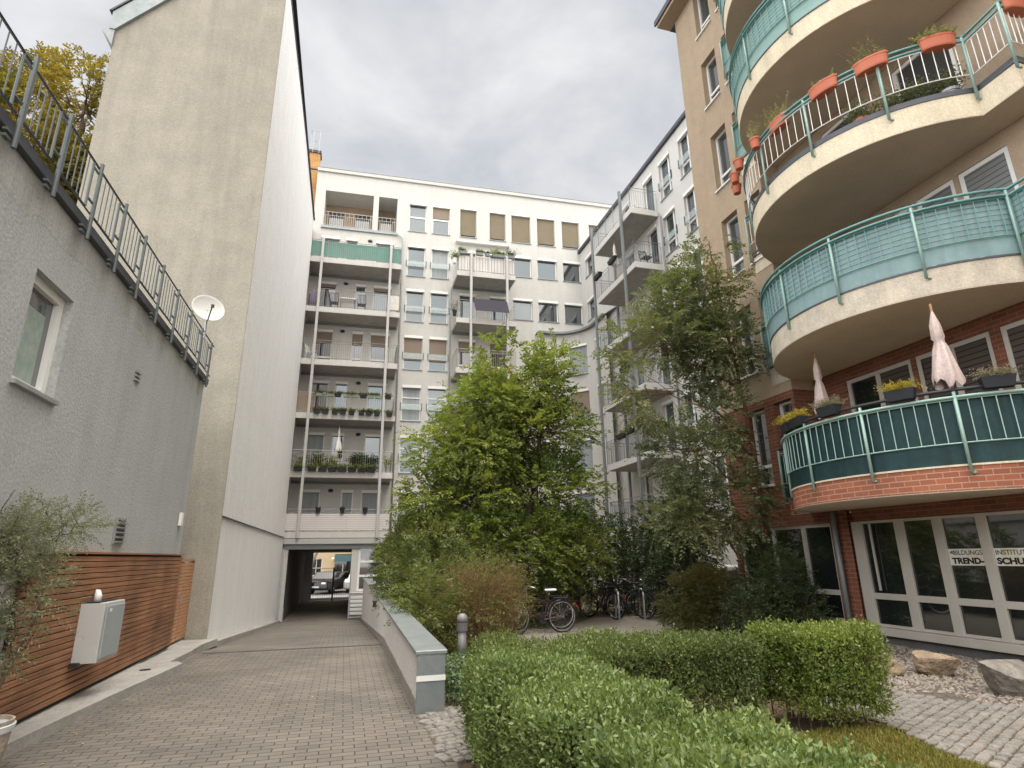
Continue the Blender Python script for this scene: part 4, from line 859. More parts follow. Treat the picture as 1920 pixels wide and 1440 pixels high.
M['bollard']=mat('grey_bollard_paint',(.20,.195,.20),.5,.1,.5,var=.1)
bollard('bollard_light','grey bollard light with louvred head beside the end of the zinc capped wall',2.0,10.5,.72,.072,'bollard',True)
bollard('bollard','short dark post at the edge of the footpath in front of the bicycles',8.05,14.4,.62,.06,'potdark',False)
# ================================================================ BEYOND THE PASSAGE
sh=thing('street_house','yellow rendered house with a blue shopfront across the street','building',(0,50,-.6))
wall(lambda s,d,z:(s,50-d,z),-12,12,-.7,9,[(-2.5,-1.62,.38,1.66,.12),(-.70,3.0,-.3,1.98,.25),(-5,-4,.4,1.7,.12)],depth=.12).build('wall',M['yellowwall'],sh,fix=False)
MB().box(-12,-.72,49.93,49.99,-.7,.2).build('plinth',M['plinth'],sh); MB().box(-.69,3,49.7,49.95,1.42,1.90).build('shop_sign',M['bluesign'],sh)
window(lambda s,d,z:(s,50-d,z),-2.5,-1.62,.38,1.66,.12,sh,mull=(-2.05,),trans=(.95,),ft=.02,glass='glassdark')
window(lambda s,d,z:(s,50-d,z),-.70,3.0,-.3,1.98,.25,sh,name='shop_window',mull=(-.05,.9,2),fw=.05,ft=.04,glass='glassdark')
MB().lathe(-.82,49.75,[(.01,1.5),(.09,1.54),(.12,1.62),(.09,1.70),(.01,1.74)],12).build('globe_lamp',M['lamp'],sh,smooth=True)
MB().box(-12,12,50.3,58,-.7,9).build('rear_wall',M['yellowwall'],sh)
tt=MB(); tt.tube([(-2.35,44,-.7),(-2.2,44,1.2),(-1.6,44,2.6),(-1.0,44,4.5)],[.16,.13,.10,.07],8); tt.tube([(-2.1,44,1.4),(-2.6,44,3.2)],[.08,.05],6)
stt=thing('street_tree','pale leaning tree trunk on the pavement beyond the passage','tree',(-2.35,44,-.7)); tt.build('trunk',mat('pale_bark',(.42,.38,.32),.9,var=.3,vscale=9),stt,smooth=True)
P,D,A_=in_lobes([(-1.6,44,5.2,1.6,1.4,1.2)],160); sprays(P,D,.4,7,.09,'crown',L['shrub'],stt)
dg=thing('driveway_gate','dark steel bar gate closing the far end of the passage','gate',(-.65,37.6,-.7))
for a,c in ((-1.72,-.56),(-.50,.44)):
    b=MB().tube([(a,37.6,-.62),(c,37.6,-.62),(c,37.6,1.10),(a,37.6,1.10),(a,37.6,-.62)],.022,6)
    for k_ in range(1,9): x=a+(c-a)*k_/9; b.tube([(x,37.6,-.62),(x,37.6,1.1)],.006,4,False)
    b.tube([(a,37.6,-.2),(c,37.6,-.2)],.012,4); b.build('gate_leaf',M['darkmetal'],dg,fix=False)
MB().box(-.565,-.495,37.55,37.65,-.72,1.15).build('post',M['darkmetal'],dg)
def car(name,label,x,y,z,rz,paint,L_=4.2,W=1.72,Hh=1.42,van=False,group=None):
    t=thing(name,label,'car',(0,0,0),group); hl=L_/2
    prof=[(-hl,.35),(-hl,.75),(-hl+.15,.92),(-hl+.75,.98),(-hl+1.3,Hh),(hl-1.3,Hh+.02),(hl-.45,1.02),(hl-.05,.95),(hl,.4),(hl-.1,.25),(-hl+.1,.25)] if not van else [(-hl,.35),(-hl,.9),(-hl+.5,1.1),(-hl+1.0,Hh),(hl-.1,Hh),(hl,Hh-.2),(hl,.3),(-hl,.25)]
    b=MB(lambda a,c,d:(a,d,c)); b.prism([(p[0],p[1]) for p in prof],-W/2,W/2); body=b.build('body',paint,t,bevel=.05,local=True)
    gb_=MB(lambda a,c,d:(a,d,c))
    if not van:
        for sgn in (-1,1): gb_.prism([(-hl+.95,.98),(-hl+1.38,Hh-.07),(hl-1.4,Hh-.06),(hl-.75,1.02)],sgn*(W/2+.004),sgn*(W/2-.01))
        g2=MB(); g2.prism([(0,0)]*0+[(-hl+.78,-W/2+.12),(-hl+1.22,-W/2+.18),(-hl+1.22,W/2-.18),(-hl+.78,W/2-.12)],0,0,[0,0,0,0]) if False else None
        gb_.T=lambda a,c,d:(a,c,d)
        gb_.quad((-hl+.76,-W/2+.12,1.0),(-hl+.76,W/2-.12,1.0),(-hl+1.25,W/2-.2,Hh-.02),(-hl+1.25,-W/2+.2,Hh-.02)); gb_.quad((hl-.5,-W/2+.12,1.07),(hl-.5,W/2-.12,1.07),(hl-1.2,W/2-.2,Hh+.005),(hl-1.2,-W/2+.2,Hh+.005))
    else:
        for sgn in (-1,1): gb_.prism([(-hl+.6,1.1),(-hl+1.05,Hh-.15),(hl-.4,Hh-.15),(hl-.4,1.1)],sgn*(W/2+.004),sgn*(W/2-.01))
    gb_.build('windows',M['glassdark'],t,local=True,fix=False)
    for sx in (-hl+.8,hl-.8):
        for sy in (-W/2+.02,W/2-.02):
            wh=MB(lambda a,c,d,sx=sx,sy=sy:(sx+a,sy+d*(1 if sy>0 else -1),.31+c)); wh.lathe(0,0,[(.31,-.18),(.31,0),(.27,.02),(.2,.012),(.01,.015)],18); w1=wh.build('wheel',M['black'],t,local=True,smooth=False)
            wh=MB(lambda a,c,d,sx=sx,sy=sy:(sx+a,sy+d*(1 if sy>0 else -1),.31+c)); wh.lathe(0,0,[(.19,.018),(.17,.03),(.03,.035)],10); wh.build('rim',M['chrome'],w1,local=True)
    for sy in (-W/2+.28,W/2-.28): MB().box(-hl-.015,-hl+.05,sy-.17,sy+.17,.66,.78).build('headlight',M['chrome'],t,local=True,bevel=.01)
    MB().box(-hl-.02,-hl+.0,-.26,.26,.42,.53).build('number_plate',M['plastic'],t,local=True)
    t.location=(x,y,z); t.rotation_euler=(0,0,rz); return t
car('parked_car','black car parked on the street, seen through the passage and gate',-.75,45.9,-.68,R(62),M['carblack'])
car('parked_car','white car half hidden behind the right jamb of the passage exit',1.6,46.4,-.68,R(70),M['carwhite'])
car('parked_van','white van roof showing above the reddish shrub by the bicycles',11.9,18.6,-.5,R(8),M['carwhite'],4.6,1.8,1.82,True) if False else car('parked_van','white van, its roof just showing above the reddish shrub',11.6,17.6,-.45,R(4),M['carwhite'],2.6,1.2,1.72,True)
# ================================================================ BICYCLES AND STANDS
def wheelmesh(cx_,r,par,turn=0,rimm='chrome'):
    def Tt(a,c,d,cx_=cx_): 
        x=a*math.cos(turn)-d*math.sin(turn); y=a*math.sin(turn)+d*math.cos(turn); return (cx_+x,y,r+.01+c)
    b=MB(Tt); n=28; b.tube([(r*math.cos(2*math.pi*i/n),r*math.sin(2*math.pi*i/n),0) for i in range(n+1)],.019,6,False); w_=b.build('wheel',M['black'],par,local=True,smooth=True,fix=False)
    b=MB(Tt); q=r-.028; b.tube([(q*math.cos(2*math.pi*i/n),q*math.sin(2*math.pi*i/n),0) for i in range(n+1)],.011,5,False); b.tube([(0,0,-.05),(0,0,.05)],.022,8)
    for i in range(20): t=2*math.pi*i/20; b.tube([(.02*math.cos(t+.6),.02*math.sin(t+.6),.03*(-1)**i),(q*math.cos(t),q*math.sin(t),0)],.0016,3,False)
    b.build('rim',M[rimm],w_,local=True,fix=False)
def bicycle(label,framem,saddlem,x,y,z,rz,turn=.35,group='bicycles parked by the footpath',basket=False,guard='chrome'):
    t=thing('bicycle',label,'bicycle',(0,0,0),group); r=.33
    wheelmesh(.53,r,t); wheelmesh(-.53,r,t,turn)
    b=MB(); bb_=(.08,0,.29); seat=(.22,0,.80); head=(-.34,0,.76); hb=(-.38,0,.60); rx=(.53,0,.34); fx=(-.53,0,.34)
    for p_,q_,rr_ in ((bb_,seat,.016),(bb_,hb,.019),((.17,0,.62),head,.015)): b.tube([p_,q_],rr_,6)
    b.tube([(-.33,0,.84),hb,(-.405,0,.5)],.02,6)
    for sy in (-.05,.05): b.tube([(.09,sy*.5,.29),(.53,sy,.34)],.01,5); b.tube([(.19,sy*.3,.7),(.53,sy,.34)],.009,5); b.tube([(-.40,sy*.6,.54),(-.46,sy,.42),(-.53,sy,.34)],.011,5)
    b.build('frame',M[framem],t,local=True,fix=False)
    MB().tube([(.22,0,.78),(.235,0,.88)],.012,6).tube([(-.33,0,.82),(-.31,0,.97)],.012,6).build('stem',M['chrome'],t,local=True)
    s=MB().prism([(.12,-.025),(.12,.025),(.25,.07),(.36,.085),(.40,.05),(.40,-.05),(.36,-.085),(.25,-.07)],.885,.93); s.build('saddle',M[saddlem],t,local=True,bevel=.015)
    MB().tube([(-.18,-.28,.96),(-.26,-.27,.985),(-.32,-.14,1.0),(-.32,.14,1.0),(-.26,.27,.985),(-.18,.28,.96)],.012,6).build('handlebar',M['chrome'],t,local=True,smooth=True)
    for c0,a0,a1 in ((.53,20,165),(-.53,35,150)):
        m=MB(); n=14; pts=[(c0+(r+.035)*math.cos(R(a0+(a1-a0)*i/n)),r+.01+(r+.035)*math.sin(R(a0+(a1-a0)*i/n))) for i in range(n+1)]
        for i in range(n): (xa,za),(xb,zb)=pts[i],pts[i+1]; m.quad((xa,-.03,za),(xb,-.03,zb),(xb,.03,zb),(xa,.03,za))
        m.build('mudguard',M[guard],t,local=True,fix=False)
    MB().tube([(.30,-.05,.74),(.68,-.05,.73)],.007,4).tube([(.30,.05,.74),(.68,.05,.73)],.007,4).tube([(.6,.05,.73),(.53,.05,.34)],.006,4).tube([(.6,-.05,.73),(.53,-.05,.34)],.006,4).box(.36,.66,-.05,.05,.728,.736).build('rack',M['darkmetal'],t,local=True)
    MB(lambda a,c,d:(.08+a,d+.045,.29+c)).lathe(0,0,[(.09,0),(.09,.006)],16).tube([(0,0,0),(.10,-.13,.02)],.009,5).box(.06,.16,-.145,-.12,0,.09).build('crank',M['darkmetal'],t,local=True)
    MB().tube([(.10,.045,.38),(.53,.045,.38)],.006,4).tube([(.10,.045,.20),(.53,.045,.30)],.006,4).build('chain',M['darkmetal'],t,local=True)
    MB().box(.88,.895,-.02,.02,.53,.57).build('tail_light',M['red'],t,local=True)
    if basket:
        k=MB()
        for zz in (1.0,.9,.8): k.tube([(-.62,-.15,zz),(-.38,-.15,zz),(-.38,.15,zz),(-.62,.15,zz),(-.62,-.15,zz)],.006,4)
        for i in range(7): 
            for yy in (-.15,.15): k.tube([(-.62+.04*i,yy,1.0),(-.60+.035*i,yy*.9,.8)],.004,3,False)
        k.box(-.61,-.39,-.14,.14,.795,.80); k.build('basket',M['darkmetal'],t,local=True,fix=False)
    t.location=(x,y,z); t.rotation_euler=(R(0),R(0),rz); return t
bicycle('dark city bicycle with a white saddle standing in front of the rusty shrub','bikeframe','plastic',4.28,13.25,0,R(4))
bicycle('dark bicycle with a black saddle leaning just behind the white saddled one','darkmetal','darkmetal',4.45,13.95,0,R(-8))
for (x,y,a,lb,gd,bk) in ((7.55,15.55,62,'black bicycle locked at the left hoop stand, bright rim towards the camera','darkmetal',True),(8.35,15.55,58,'black bicycle at the middle hoop stand with a dark basket','darkmetal',True),(8.95,15.65,55,'black bicycle nearest the short dark post','chrome',False),(6.85,15.75,70,'dark bicycle half hidden in the bushes left of the hoop stands','darkmetal',False)):
    bicycle(lb,'darkmetal','darkmetal',x,y,0,R(180-a+180),.2,basket=bk,guard=gd)
for i,(x,lb) in enumerate(((7.15,'left'),(7.88,'middle'),(8.6,'right'))):
    t=thing('bicycle_stand','grey steel hoop stand, %s of the three between the parked bicycles'%lb,'bicycle stand',(x,15.4,0),'hoop stands for bicycles')
    n=10; dx,dy=.13,.38; pts=[(-1,0)]+[(-1,.62)]+[(-math.cos(math.pi*j/n),.62+.12*math.sin(math.pi*j/n)) for j in range(1,n)]+[(1,.62),(1,0)]
    MB().tube([(x+dx*p[0],15.4+dy*p[0],p[1]) for p in pts],.024,8).build('hoop',M['hoopsteel'],t,smooth=True); MB().box(x-.2,x-.06,15.0,15.06,0,.012).box(x+.07,x+.2,15.75,15.81,0,.012).build('foot_plate',M['galv'],t)
# ================================================================ TREES AND SHRUBS
tree('hornbeam_tree','bushy bright green tree in the middle of the courtyard','',(0,0,0),0,0,0,0,0) if False else None
tree('hornbeam_tree','bushy bright green tree rising in the middle of the courtyard',(4.1,15.4,0),
 [(3.9,15.3,1.9,2.9,1.7,1.2),(2.9,15.0,3.0,1.6,1.3,1.0),(4.9,15.2,3.2,1.9,1.4,1.1),(3.0,15.2,4.4,1.5,1.2,1.0),(5.0,15.3,4.9,1.6,1.2,.9),(3.6,15.3,5.7,1.2,1.1,.9),(4.9,15.3,6.3,1.1,1.0,.9),(4.0,15.3,7.0,.75,.7,.75),(5.5,15.3,7.1,.6,.6,.7),(4.0,15.3,5,1.0,.9,2.2)],
 L['hornbeam'],9500,13,.12,.5,tr=.10,seed=2,thresh=-.2,nf=2.3,bias=.42,droop=.3,nb=170)
tree('slender_tree','tall loose dark green tree in front of the tan building',(8.45,11.3,0),
 [(8.35,11.3,8.9,.55,.6,.8),(8.1,11.3,7.9,1.0,.9,.8),(7.4,11.4,7.2,1.1,1.0,.8),(6.9,11.5,6.3,1.4,1.1,.8),(8.2,11.3,6.4,.95,.9,.9),(6.9,11.5,5.2,1.2,1.0,.8),(8.0,11.4,4.7,.8,.8,.9),(7.4,11.5,3.9,1.1,.9,.9),(8.0,11.4,2.8,1.0,.9,.9),(7.2,11.6,2.4,1.0,.8,.7)],
 L['dull'],5600,13,.095,.42,bark='barkred',tr=.075,seed=9,thresh=-.15,bias=.42,nf=2.0,trunkpath=[(8.5,11.2,0),(8.85,11.2,2.2),(8.75,11.25,4.8),(8.5,11.3,7.2),(8.35,11.3,9.2)])
tree('chestnut_tree','tree turning yellow brown behind the grey building','',(0,0,0),0,0,0,0,0) if False else None
tree('chestnut_tree','tree turning yellow brown behind the terrace of the grey building',(-9.0,18.5,0),
 [(-8.5,17.6,14.7,1.7,1.6,1.6),(-10.4,17.6,14.6,1.9,1.6,1.9),(-8.2,17.2,12.3,1.3,1.5,1.9),(-9.6,17.6,12.0,1.8,1.6,2.0),(-12.5,18,13.5,1.8,1.5,2.2),(-9,17.6,9.6,2.0,1.6,2.0)],
 L['chestnut'],9500,11,.14,.5,tr=.22,seed=11,thresh=-.15,droop=.45,ratio=.45)
def shrub(name,label,base,lobes,leaf,n,nl,ls,tw,**k):
    return tree(name,label,base,lobes,leaf,n,nl,ls,tw,tr=.03,cat='shrub',**k)
shrub('dense_shrub','dense olive green shrub mass behind the zinc capped wall',(2.0,14,0),[(1.9,13.2,1.1,.85,1.0,1.25),(1.7,15.6,1.2,.85,1.5,1.35),(1.9,18.2,1.3,1.0,1.6,1.3),(2.9,14.6,1.3,1.0,1.5,1.1),(1.55,11.6,.7,.5,.9,.8)],L['shrub'],7500,9,.08,.28,nf=2.4,seed=4,bias=.3,thresh=-.5)
shrub('rusty_shrub','twiggy rust brown shrub behind the bollard light',(2.7,11.8,0),[(2.6,11.8,.85,.85,.7,.85),(2.35,11.6,.5,.75,.6,.55),(3.1,11.9,.7,.45,.5,.65)],L['brown'],2600,8,.045,.3,nf=3,seed=6,bias=.35,thresh=-.6)
# its bare twigs
rs=[o for o in bpy.data.objects if o.name.startswith('rusty_shrub')][0]; b=MB()
for i in range(650):
    a=random.uniform(0,6.28); r0=random.uniform(0,.45); x,y=2.65+r0*math.cos(a)*1.2,11.7+r0*math.sin(a)*.7; hh=random.uniform(.5,1.55); o_=random.uniform(.1,.75); q=[(x,y,0)]; jx,jy=random.uniform(-.12,.12),random.uniform(-.12,.12)
    for k in range(1,7): jx+=random.uniform(-.07,.07); jy+=random.uniform(-.07,.07); q.append((x+o_*math.cos(a)*(k/6)**1.7+jx*k/6,y+o_*math.sin(a)*(k/6)**1.7+jy*k/6,hh*math.sin(k/6*1.75)))
    b.tube(q,[.006,.005,.005,.004,.003,.002,.001],3,False)
b.build('twigs',M['twig'],rs,fix=False)
shrub('dark_shrub','dark leafy bush behind the hoop stands',(7.2,17.4,0),[(5.9,17.0,1.3,1.1,.8,1.4),(7.2,17.2,1.9,1.2,.8,1.3),(8.4,17.2,1.4,1.1,.8,1.4),(6.6,17,.8,1.5,.7,.8)],L['dark'],3000,9,.10,.35,nf=2.2,seed=12,thresh=-.4)
shrub('dark_shrub','dark leafy bush between the hoop stands and the white wing',(9.9,17.4,0),[(9.6,17.3,2.1,1.1,.8,1.2),(9.3,17.2,.9,1.0,.7,.9),(10.6,17.4,2.6,.9,.8,.9)],L['dark'],1500,9,.10,.35,nf=2.2,seed=13,thresh=-.2)
shrub('reddish_shrub','low reddish green shrub beside the short dark post',(7.6,12.3,0),[(7.35,12.3,.5,.55,.5,.62),(7.95,12.2,.6,.6,.5,.75),(7.6,12.4,.85,.5,.45,.45)],L['rust'],3800,9,.055,.22,nf=3,seed=14,bias=.3)
shrub('round_shrub','dark green bush in front of the ground floor shop window',(8.6,11.0,0),[(8.7,11.0,.9,.65,.75,.95),(8.2,10.9,.5,.6,.6,.55),(8.9,10.6,.45,.55,.6,.5)],L['dark'],3000,9,.06,.24,nf=2.6,seed=15,bias=.3,thresh=-.5)
shrub('green_shrub','small green shrub under the bright green tree, left of the hoop stands',(5.6,16.2,0),[(5.6,16.0,.6,.9,.6,.6)],L['dull'],420,8,.07,.25,nf=3,seed=16)
shrub('dark_shrub','dark leafy bush between the reddish shrub and the tan building',(9.0,14.6,0),[(8.9,14.6,1.6,.75,.8,1.0),(8.7,15.0,.8,.8,.7,.8),(8.8,14.2,2.6,.6,.6,.7)],L['dark'],2300,9,.085,.3,nf=2.4,seed=19,thresh=-.45)
# ivy at the wall end
tiv=thing('ivy','ivy spilling beside the zinc end of the low wall','ivy',(1.5,8,0)); n=5200
P,D,_=in_lobes([(1.55,7.9,.12,.28,.6,.28),(1.75,8.8,.1,.5,.9,.25),(1.4,7.5,.15,.2,.3,.22),(2.3,9.9,.05,.9,1.0,.16)],n,.25); k=(P[:,2]>0)&(P[:,0]>1.26); P,D=P[k],D[k]
leafmesh('leaves',P,rng.normal(size=P.shape)+[0,-.2,-.5],D+[0,-.3,.6]+rng.normal(size=P.shape)*.4,rng.uniform(.03,.055,len(P)),L['ivy'],tiv,.8,gnoise(P,3)*.3+rng.random(len(P))*.7-.1)
gc=4200; P=np.stack([rng.uniform(1.25,4.8,gc),rng.uniform(7.5,14.8,gc),rng.uniform(0,.10,gc)],1); P=P[~((P[:,0]>2.5)&(P[:,1]<14.0)&(P[:,1]>8.3)&(P[:,0]>2.6))]
tag(leafmesh('ground_cover',P,rng.normal(size=P.shape),rng.normal(size=P.shape)*.5+[0,0,1],rng.uniform(.03,.07,len(P)),L['ivy'],None,.6),'low leafy ground cover under the shrubs','ground cover',kind='stuff')
# ================================================================ HEDGES
def hedge(label,boxes,leaf,dens,ls,seed,cat='hedge',sparse=.35,core=True,round_=.17,tw=25):
    x=sum((b_[0]+b_[1])/2 for b_ in boxes)/len(boxes); y=sum((b_[2]+b_[3])/2 for b_ in boxes)/len(boxes)
    t=thing('hedge',label,cat,(x,y,0)); PP=[];NN=[]
    for (x0,x1,y0,y1,z0,z1) in boxes:
        c_=np.array([(x0+x1)/2,(y0+y1)/2,(z0+z1)/2]); h_=np.array([x1-x0,y1-y0,z1-z0])/2
        area=[(1,h_[0]*h_[2]*4,-1),(1,h_[0]*h_[2]*4,1),(0,h_[1]*h_[2]*4,-1),(0,h_[1]*h_[2]*4,1),(2,h_[0]*h_[1]*4,1)]
        for ax,ar,sg in area:
            n=int(ar*dens); u=rng.uniform(-1,1,(n,3)); u[:,ax]=sg; 
            p=u*h_; inn=h_-round_; q=np.clip(p,-inn,inn); dd=unit(p-q+1e-9); nr=dd
            p=q+dd*round_*(1-rng.random((n,1))**2*.9)+c_
            p+=nr*(gnoise(p,2.2,seed)[:,None]*.06+gnoise(p,7,seed+1)[:,None]*.028+np.maximum(rng.normal(size=(n,1)),-1)*.02)
            p-=nr*(rng.random((n,1))**2)*.12
            f_=(p[:,2]-z0)/(z1-z0); k=rng.random(n)<np.clip(sparse+f_*1.9,0,1); PP.append(p[k]); NN.append(nr[k])
    P=np.concatenate(PP); Nn=np.concatenate(NN)
    for (x0,x1,y0,y1,z0,z1) in boxes:      # leaves swallowed by a neighbouring box are dropped
        ins=(P[:,0]>x0+.16)&(P[:,0]<x1-.16)&(P[:,1]>y0+.16)&(P[:,1]<y1-.16)&(P[:,2]<z1-.16); P,Nn=P[~ins],Nn[~ins]
    n=len(P); D=Nn*.55+rng.normal(size=(n,3))*.55+[0,0,.55]; tn=rng.random(n)*.6+.2+gnoise(P,2.5,seed+2)*.14
    leafmesh('foliage',P,D,Nn+rng.normal(size=(n,3))*.6,rng.uniform(.5,1.3,n)*ls,leaf,t,.52,tn)
    q=P[(rng.random(n)<.006)&(Nn[:,2]>.3)]; sprays(q,rng.normal(size=q.shape)*.25+[0,0,1],.10*rng.uniform(.5,1.3,len(q)),7,ls*.9,'young_shoots',leaf,t,.5,0,rng.random(len(q))*.3+.35)
    b=MB()
    for (x0,x1,y0,y1,z0,z1) in boxes:
        for i in range(int(tw*(x1-x0)*(y1-y0))+10):
            a,c=random.uniform(x0+.12,x1-.12),random.uniform(y0+.12,y1-.12); b.tube([(a+random.uniform(-.05,.05),c+random.uniform(-.05,.05),0),(a,c,(z0+z1)*.4),(a+random.uniform(-.12,.12),c+random.uniform(-.12,.12),z1-.1)],[.009,.006,.003],4,False)
    b.build('stems',M['bark'],t,fix=False)
    if core:
        # inner leaves keep light from passing straight through
        n=int(sum((b_[1]-b_[0])*(b_[3]-b_[2])*(b_[5]-b_[4]) for b_ in boxes)*dens*.9); L1=[]
        for b_ in boxes:
            m=int(n/len(boxes)); L1.append(np.stack([rng.uniform(b_[0]+.1,b_[1]-.1,m),rng.uniform(b_[2]+.1,b_[3]-.1,m),b_[4]+.12+(b_[5]-b_[4]-.2)*rng.random(m)**.6],1))
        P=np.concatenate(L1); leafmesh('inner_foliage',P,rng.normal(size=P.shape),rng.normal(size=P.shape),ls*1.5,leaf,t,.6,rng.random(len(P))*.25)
    return t
hedge('nearest hedge arm, fresh green, running towards the camera beside the drive end',[(1.08,2.15,3.5,5.7,.08,.80),(1.2,2.35,1.2,3.35,.08,.80)],L['hedge'],11000,.036,21)
hedge('long clipped hedge crossing behind the nearest arm, its front in shade',[(1.3,4.18,5.55,6.5,.05,.82)],L['hedge2'],8500,.033,31)
hedge('yellow green clipped bush at the right end of the hedges beside the cobbles',[(4.24,5.22,5.08,5.98,.07,.92)],L['clump'],8000,.036,41,sparse=.35,tw=16)
# ================================================================ OLIVE IN A BARREL
bt=thing('barrel_planter','weathered wooden half barrel with a pale hoop at the left edge','planter',(-2.78,6.3,0))
b=MB(); b.lathe(-2.78,6.25,[(.20,.0),(.235,.2),(.255,.42),(.235,.42),(.225,.36),(.01,.36)],24); b.build('tub',M['barrel'],bt,smooth=False)
MB().lathe(-2.78,6.25,[(.252,.335),(.262,.338),(.268,.385),(.256,.39)],24).build('hoop',mat('pale_hoop',(.55,.58,.58),.5,.3),bt); MB().lathe(-2.78,6.25,[(.222,.365),(.15,.375),(.01,.38)],16).build('soil',M['soil'],bt)
tree('olive_tree','wispy grey green olive tree in the wooden half barrel',(-2.78,6.3,.37),
 [(-2.95,6.5,1.05,.30,.45,.35),(-2.85,6.55,1.45,.30,.5,.35),(-2.95,6.5,1.85,.35,.5,.28),(-2.75,7.0,2.0,.28,.45,.16),(-2.8,7.1,1.25,.2,.35,.22)],L['olive'],1500,14,.042,.24,tr=.02,seed=17,thresh=-.6,ratio=.24,droop=.1,nb=60,nf=4)
# ================================================================ ROCKS
def rock(label,x,y,sx,sy,sz,m,seed,cut=.5,group='boulders along the gravel bed',rz=0):
    t=None; bm=bmesh.new(); bmesh.ops.create_icosphere(bm,subdivisions=4,radius=1); r_=np.random.default_rng(seed)
    pl=[(unit(r_.normal(size=(1,3)))[0],r_.uniform(cut-.1,.72)) for _ in range(16)]
    for v in bm.verts:
        p=np.array(v.co)
        for n_,d_ in pl:
            q=p@n_
            if q>d_: p=p-n_*(q-d_)*.95
        p+=p*(gnoise(p[None],4,seed)[0]*.03+gnoise(p[None],11,seed)[0]*.015); v.co=Vector(p)
    me=bpy.data.meshes.new('boulder'); bm.to_mesh(me); bm.free(); me.materials.append(M[m]); o=link('boulder',me); o.scale=(sx,sy,sz); o.location=(x,y,sz*.35); o.rotation_euler=(0,0,rz)
    return tag(o,label,'rock',group)
rock('pale sandstone block half behind the yellow green bush',7.25,7.3,.36,.34,.34,'rock',1,.55)
rock('brown sandstone block lying next to the shop window plinth',7.92,7.0,.44,.30,.28,'rock',5,.5,rz=-.5)
rock('large grey pointed boulder in the gravel at the right edge',7.72,5.85,.50,.40,.42,'rockgrey',8,.5,rz=.4)
rock('small grey boulder behind the clipped bush, left of the sandstone',7.0,7.75,.22,.2,.17,'rock',12,.5)
rock('grey boulder cut off by the right edge of the photo',8.15,5.3,.36,.36,.34,'rockgrey',15,.5)
# ================================================================ PLANTERS AND BALCONY THINGS
ORD=['first','second','third','fourth','fifth','sixth','seventh','eighth','ninth','tenth','eleventh','twelfth']
def planter(name,label,cat,x,y,z,rz,Lx,Wy,Hz,potm,leaf,group=None,shape='box',nl=60,ls=.05,ph=.15,spread=1.15,tw=.12,dry=False):
    t=thing(name,label,cat,(x,y,z),group,rz); b=MB()
    if shape=='box': b.prism([(-Lx/2*.86,-Wy/2*.8),(Lx/2*.86,-Wy/2*.8),(Lx/2*.86,Wy/2*.8),(-Lx/2*.86,Wy/2*.8)],0,0.001); b.v=[]; b.f=[]; i=b.pts([(-Lx*.42,-Wy*.38,0),(Lx*.42,-Wy*.38,0),(Lx*.42,Wy*.38,0),(-Lx*.42,Wy*.38,0),(-Lx/2,-Wy/2,Hz),(Lx/2,-Wy/2,Hz),(Lx/2,Wy/2,Hz),(-Lx/2,Wy/2,Hz)]); b.f=[(0,3,2,1),(4,5,6,7),(0,1,5,4),(1,2,6,5),(2,3,7,6),(3,0,4,7)]
    elif shape=='oval':
        b.lathe(0,0,[(Lx*.40,0),(Lx*.44,Hz*.12),(Lx*.47,Hz*.8),(Lx*.50,Hz*.86),(Lx*.50,Hz),(Lx*.46,Hz),(Lx*.45,Hz*.9),(.01,Hz*.9)],20,1,Wy/Lx)
        b.v=[(v[0]*(1+.0) if abs(v[0])<Lx*.3 else math.copysign(Lx*.3+(abs(v[0])-Lx*.3)*.9,v[0]),v[1],v[2]) for v in b.v]
    else: b.lathe(0,0,[(Lx*.34,0),(Lx*.45,Hz*.82),(Lx*.5,Hz*.83),(Lx*.5,Hz),(Lx*.45,Hz),(Lx*.43,Hz*.9),(.01,Hz*.9)],16)
    b.build('pot',M[potm],t,local=True,bevel=.006 if shape=='box' else 0)
    P=np.stack([rng.uniform(-.45,.45,nl)*Lx,rng.uniform(-.4,.4,nl)*Wy,np.full(nl,Hz*.9)],1)
    D=np.stack([rng.normal(size=nl)*.5*spread,rng.normal(size=nl)*.5*spread,np.full(nl,1.)],1)
    # local coordinates: parent is None while building, then hung under the pot's thing
    o=sprays(P,D,ph*rng.uniform(.5,1.2,nl),7 if not dry else 12,ls,'plant',leaf,None,.5,tw); o.parent=t
    return t
# balcony 1 (brick) boxes on the rail
b1=[((7.84,7.9),90,'third','flower'),((8.14,6.78),115,'fourth','flower'),((8.88,5.87),140,'fifth','pinkfl'),((7.95,8.75),75,'second','flower'),((8.12,9.25),62,'first','flower')]
lab={'first':'dark flower box with trailing yellow flowers, leftmost on the brick balcony rail','second':'dark flower box with yellow flowers, second along the brick balcony rail from the left','third':'dark flower box with green and mauve plants just right of the left parasol','fourth':'dark box of orange and yellow flowers in the middle of the brick balcony','fifth':'dark flower box with pinkish heather right of the taller parasol'}
for (x,y),a,o_,lf_ in b1:
    planter('flower_box',lab[o_],'flower box',x-.04,y,3.86,R(a),.42,.17,.17,'potdark',L['flower' if o_ in('first','second','fourth') else 'pinkfl'],'flower boxes on the brick balcony rail',nl=190,ls=.035,ph=.27,spread=1.5,tw=.4)
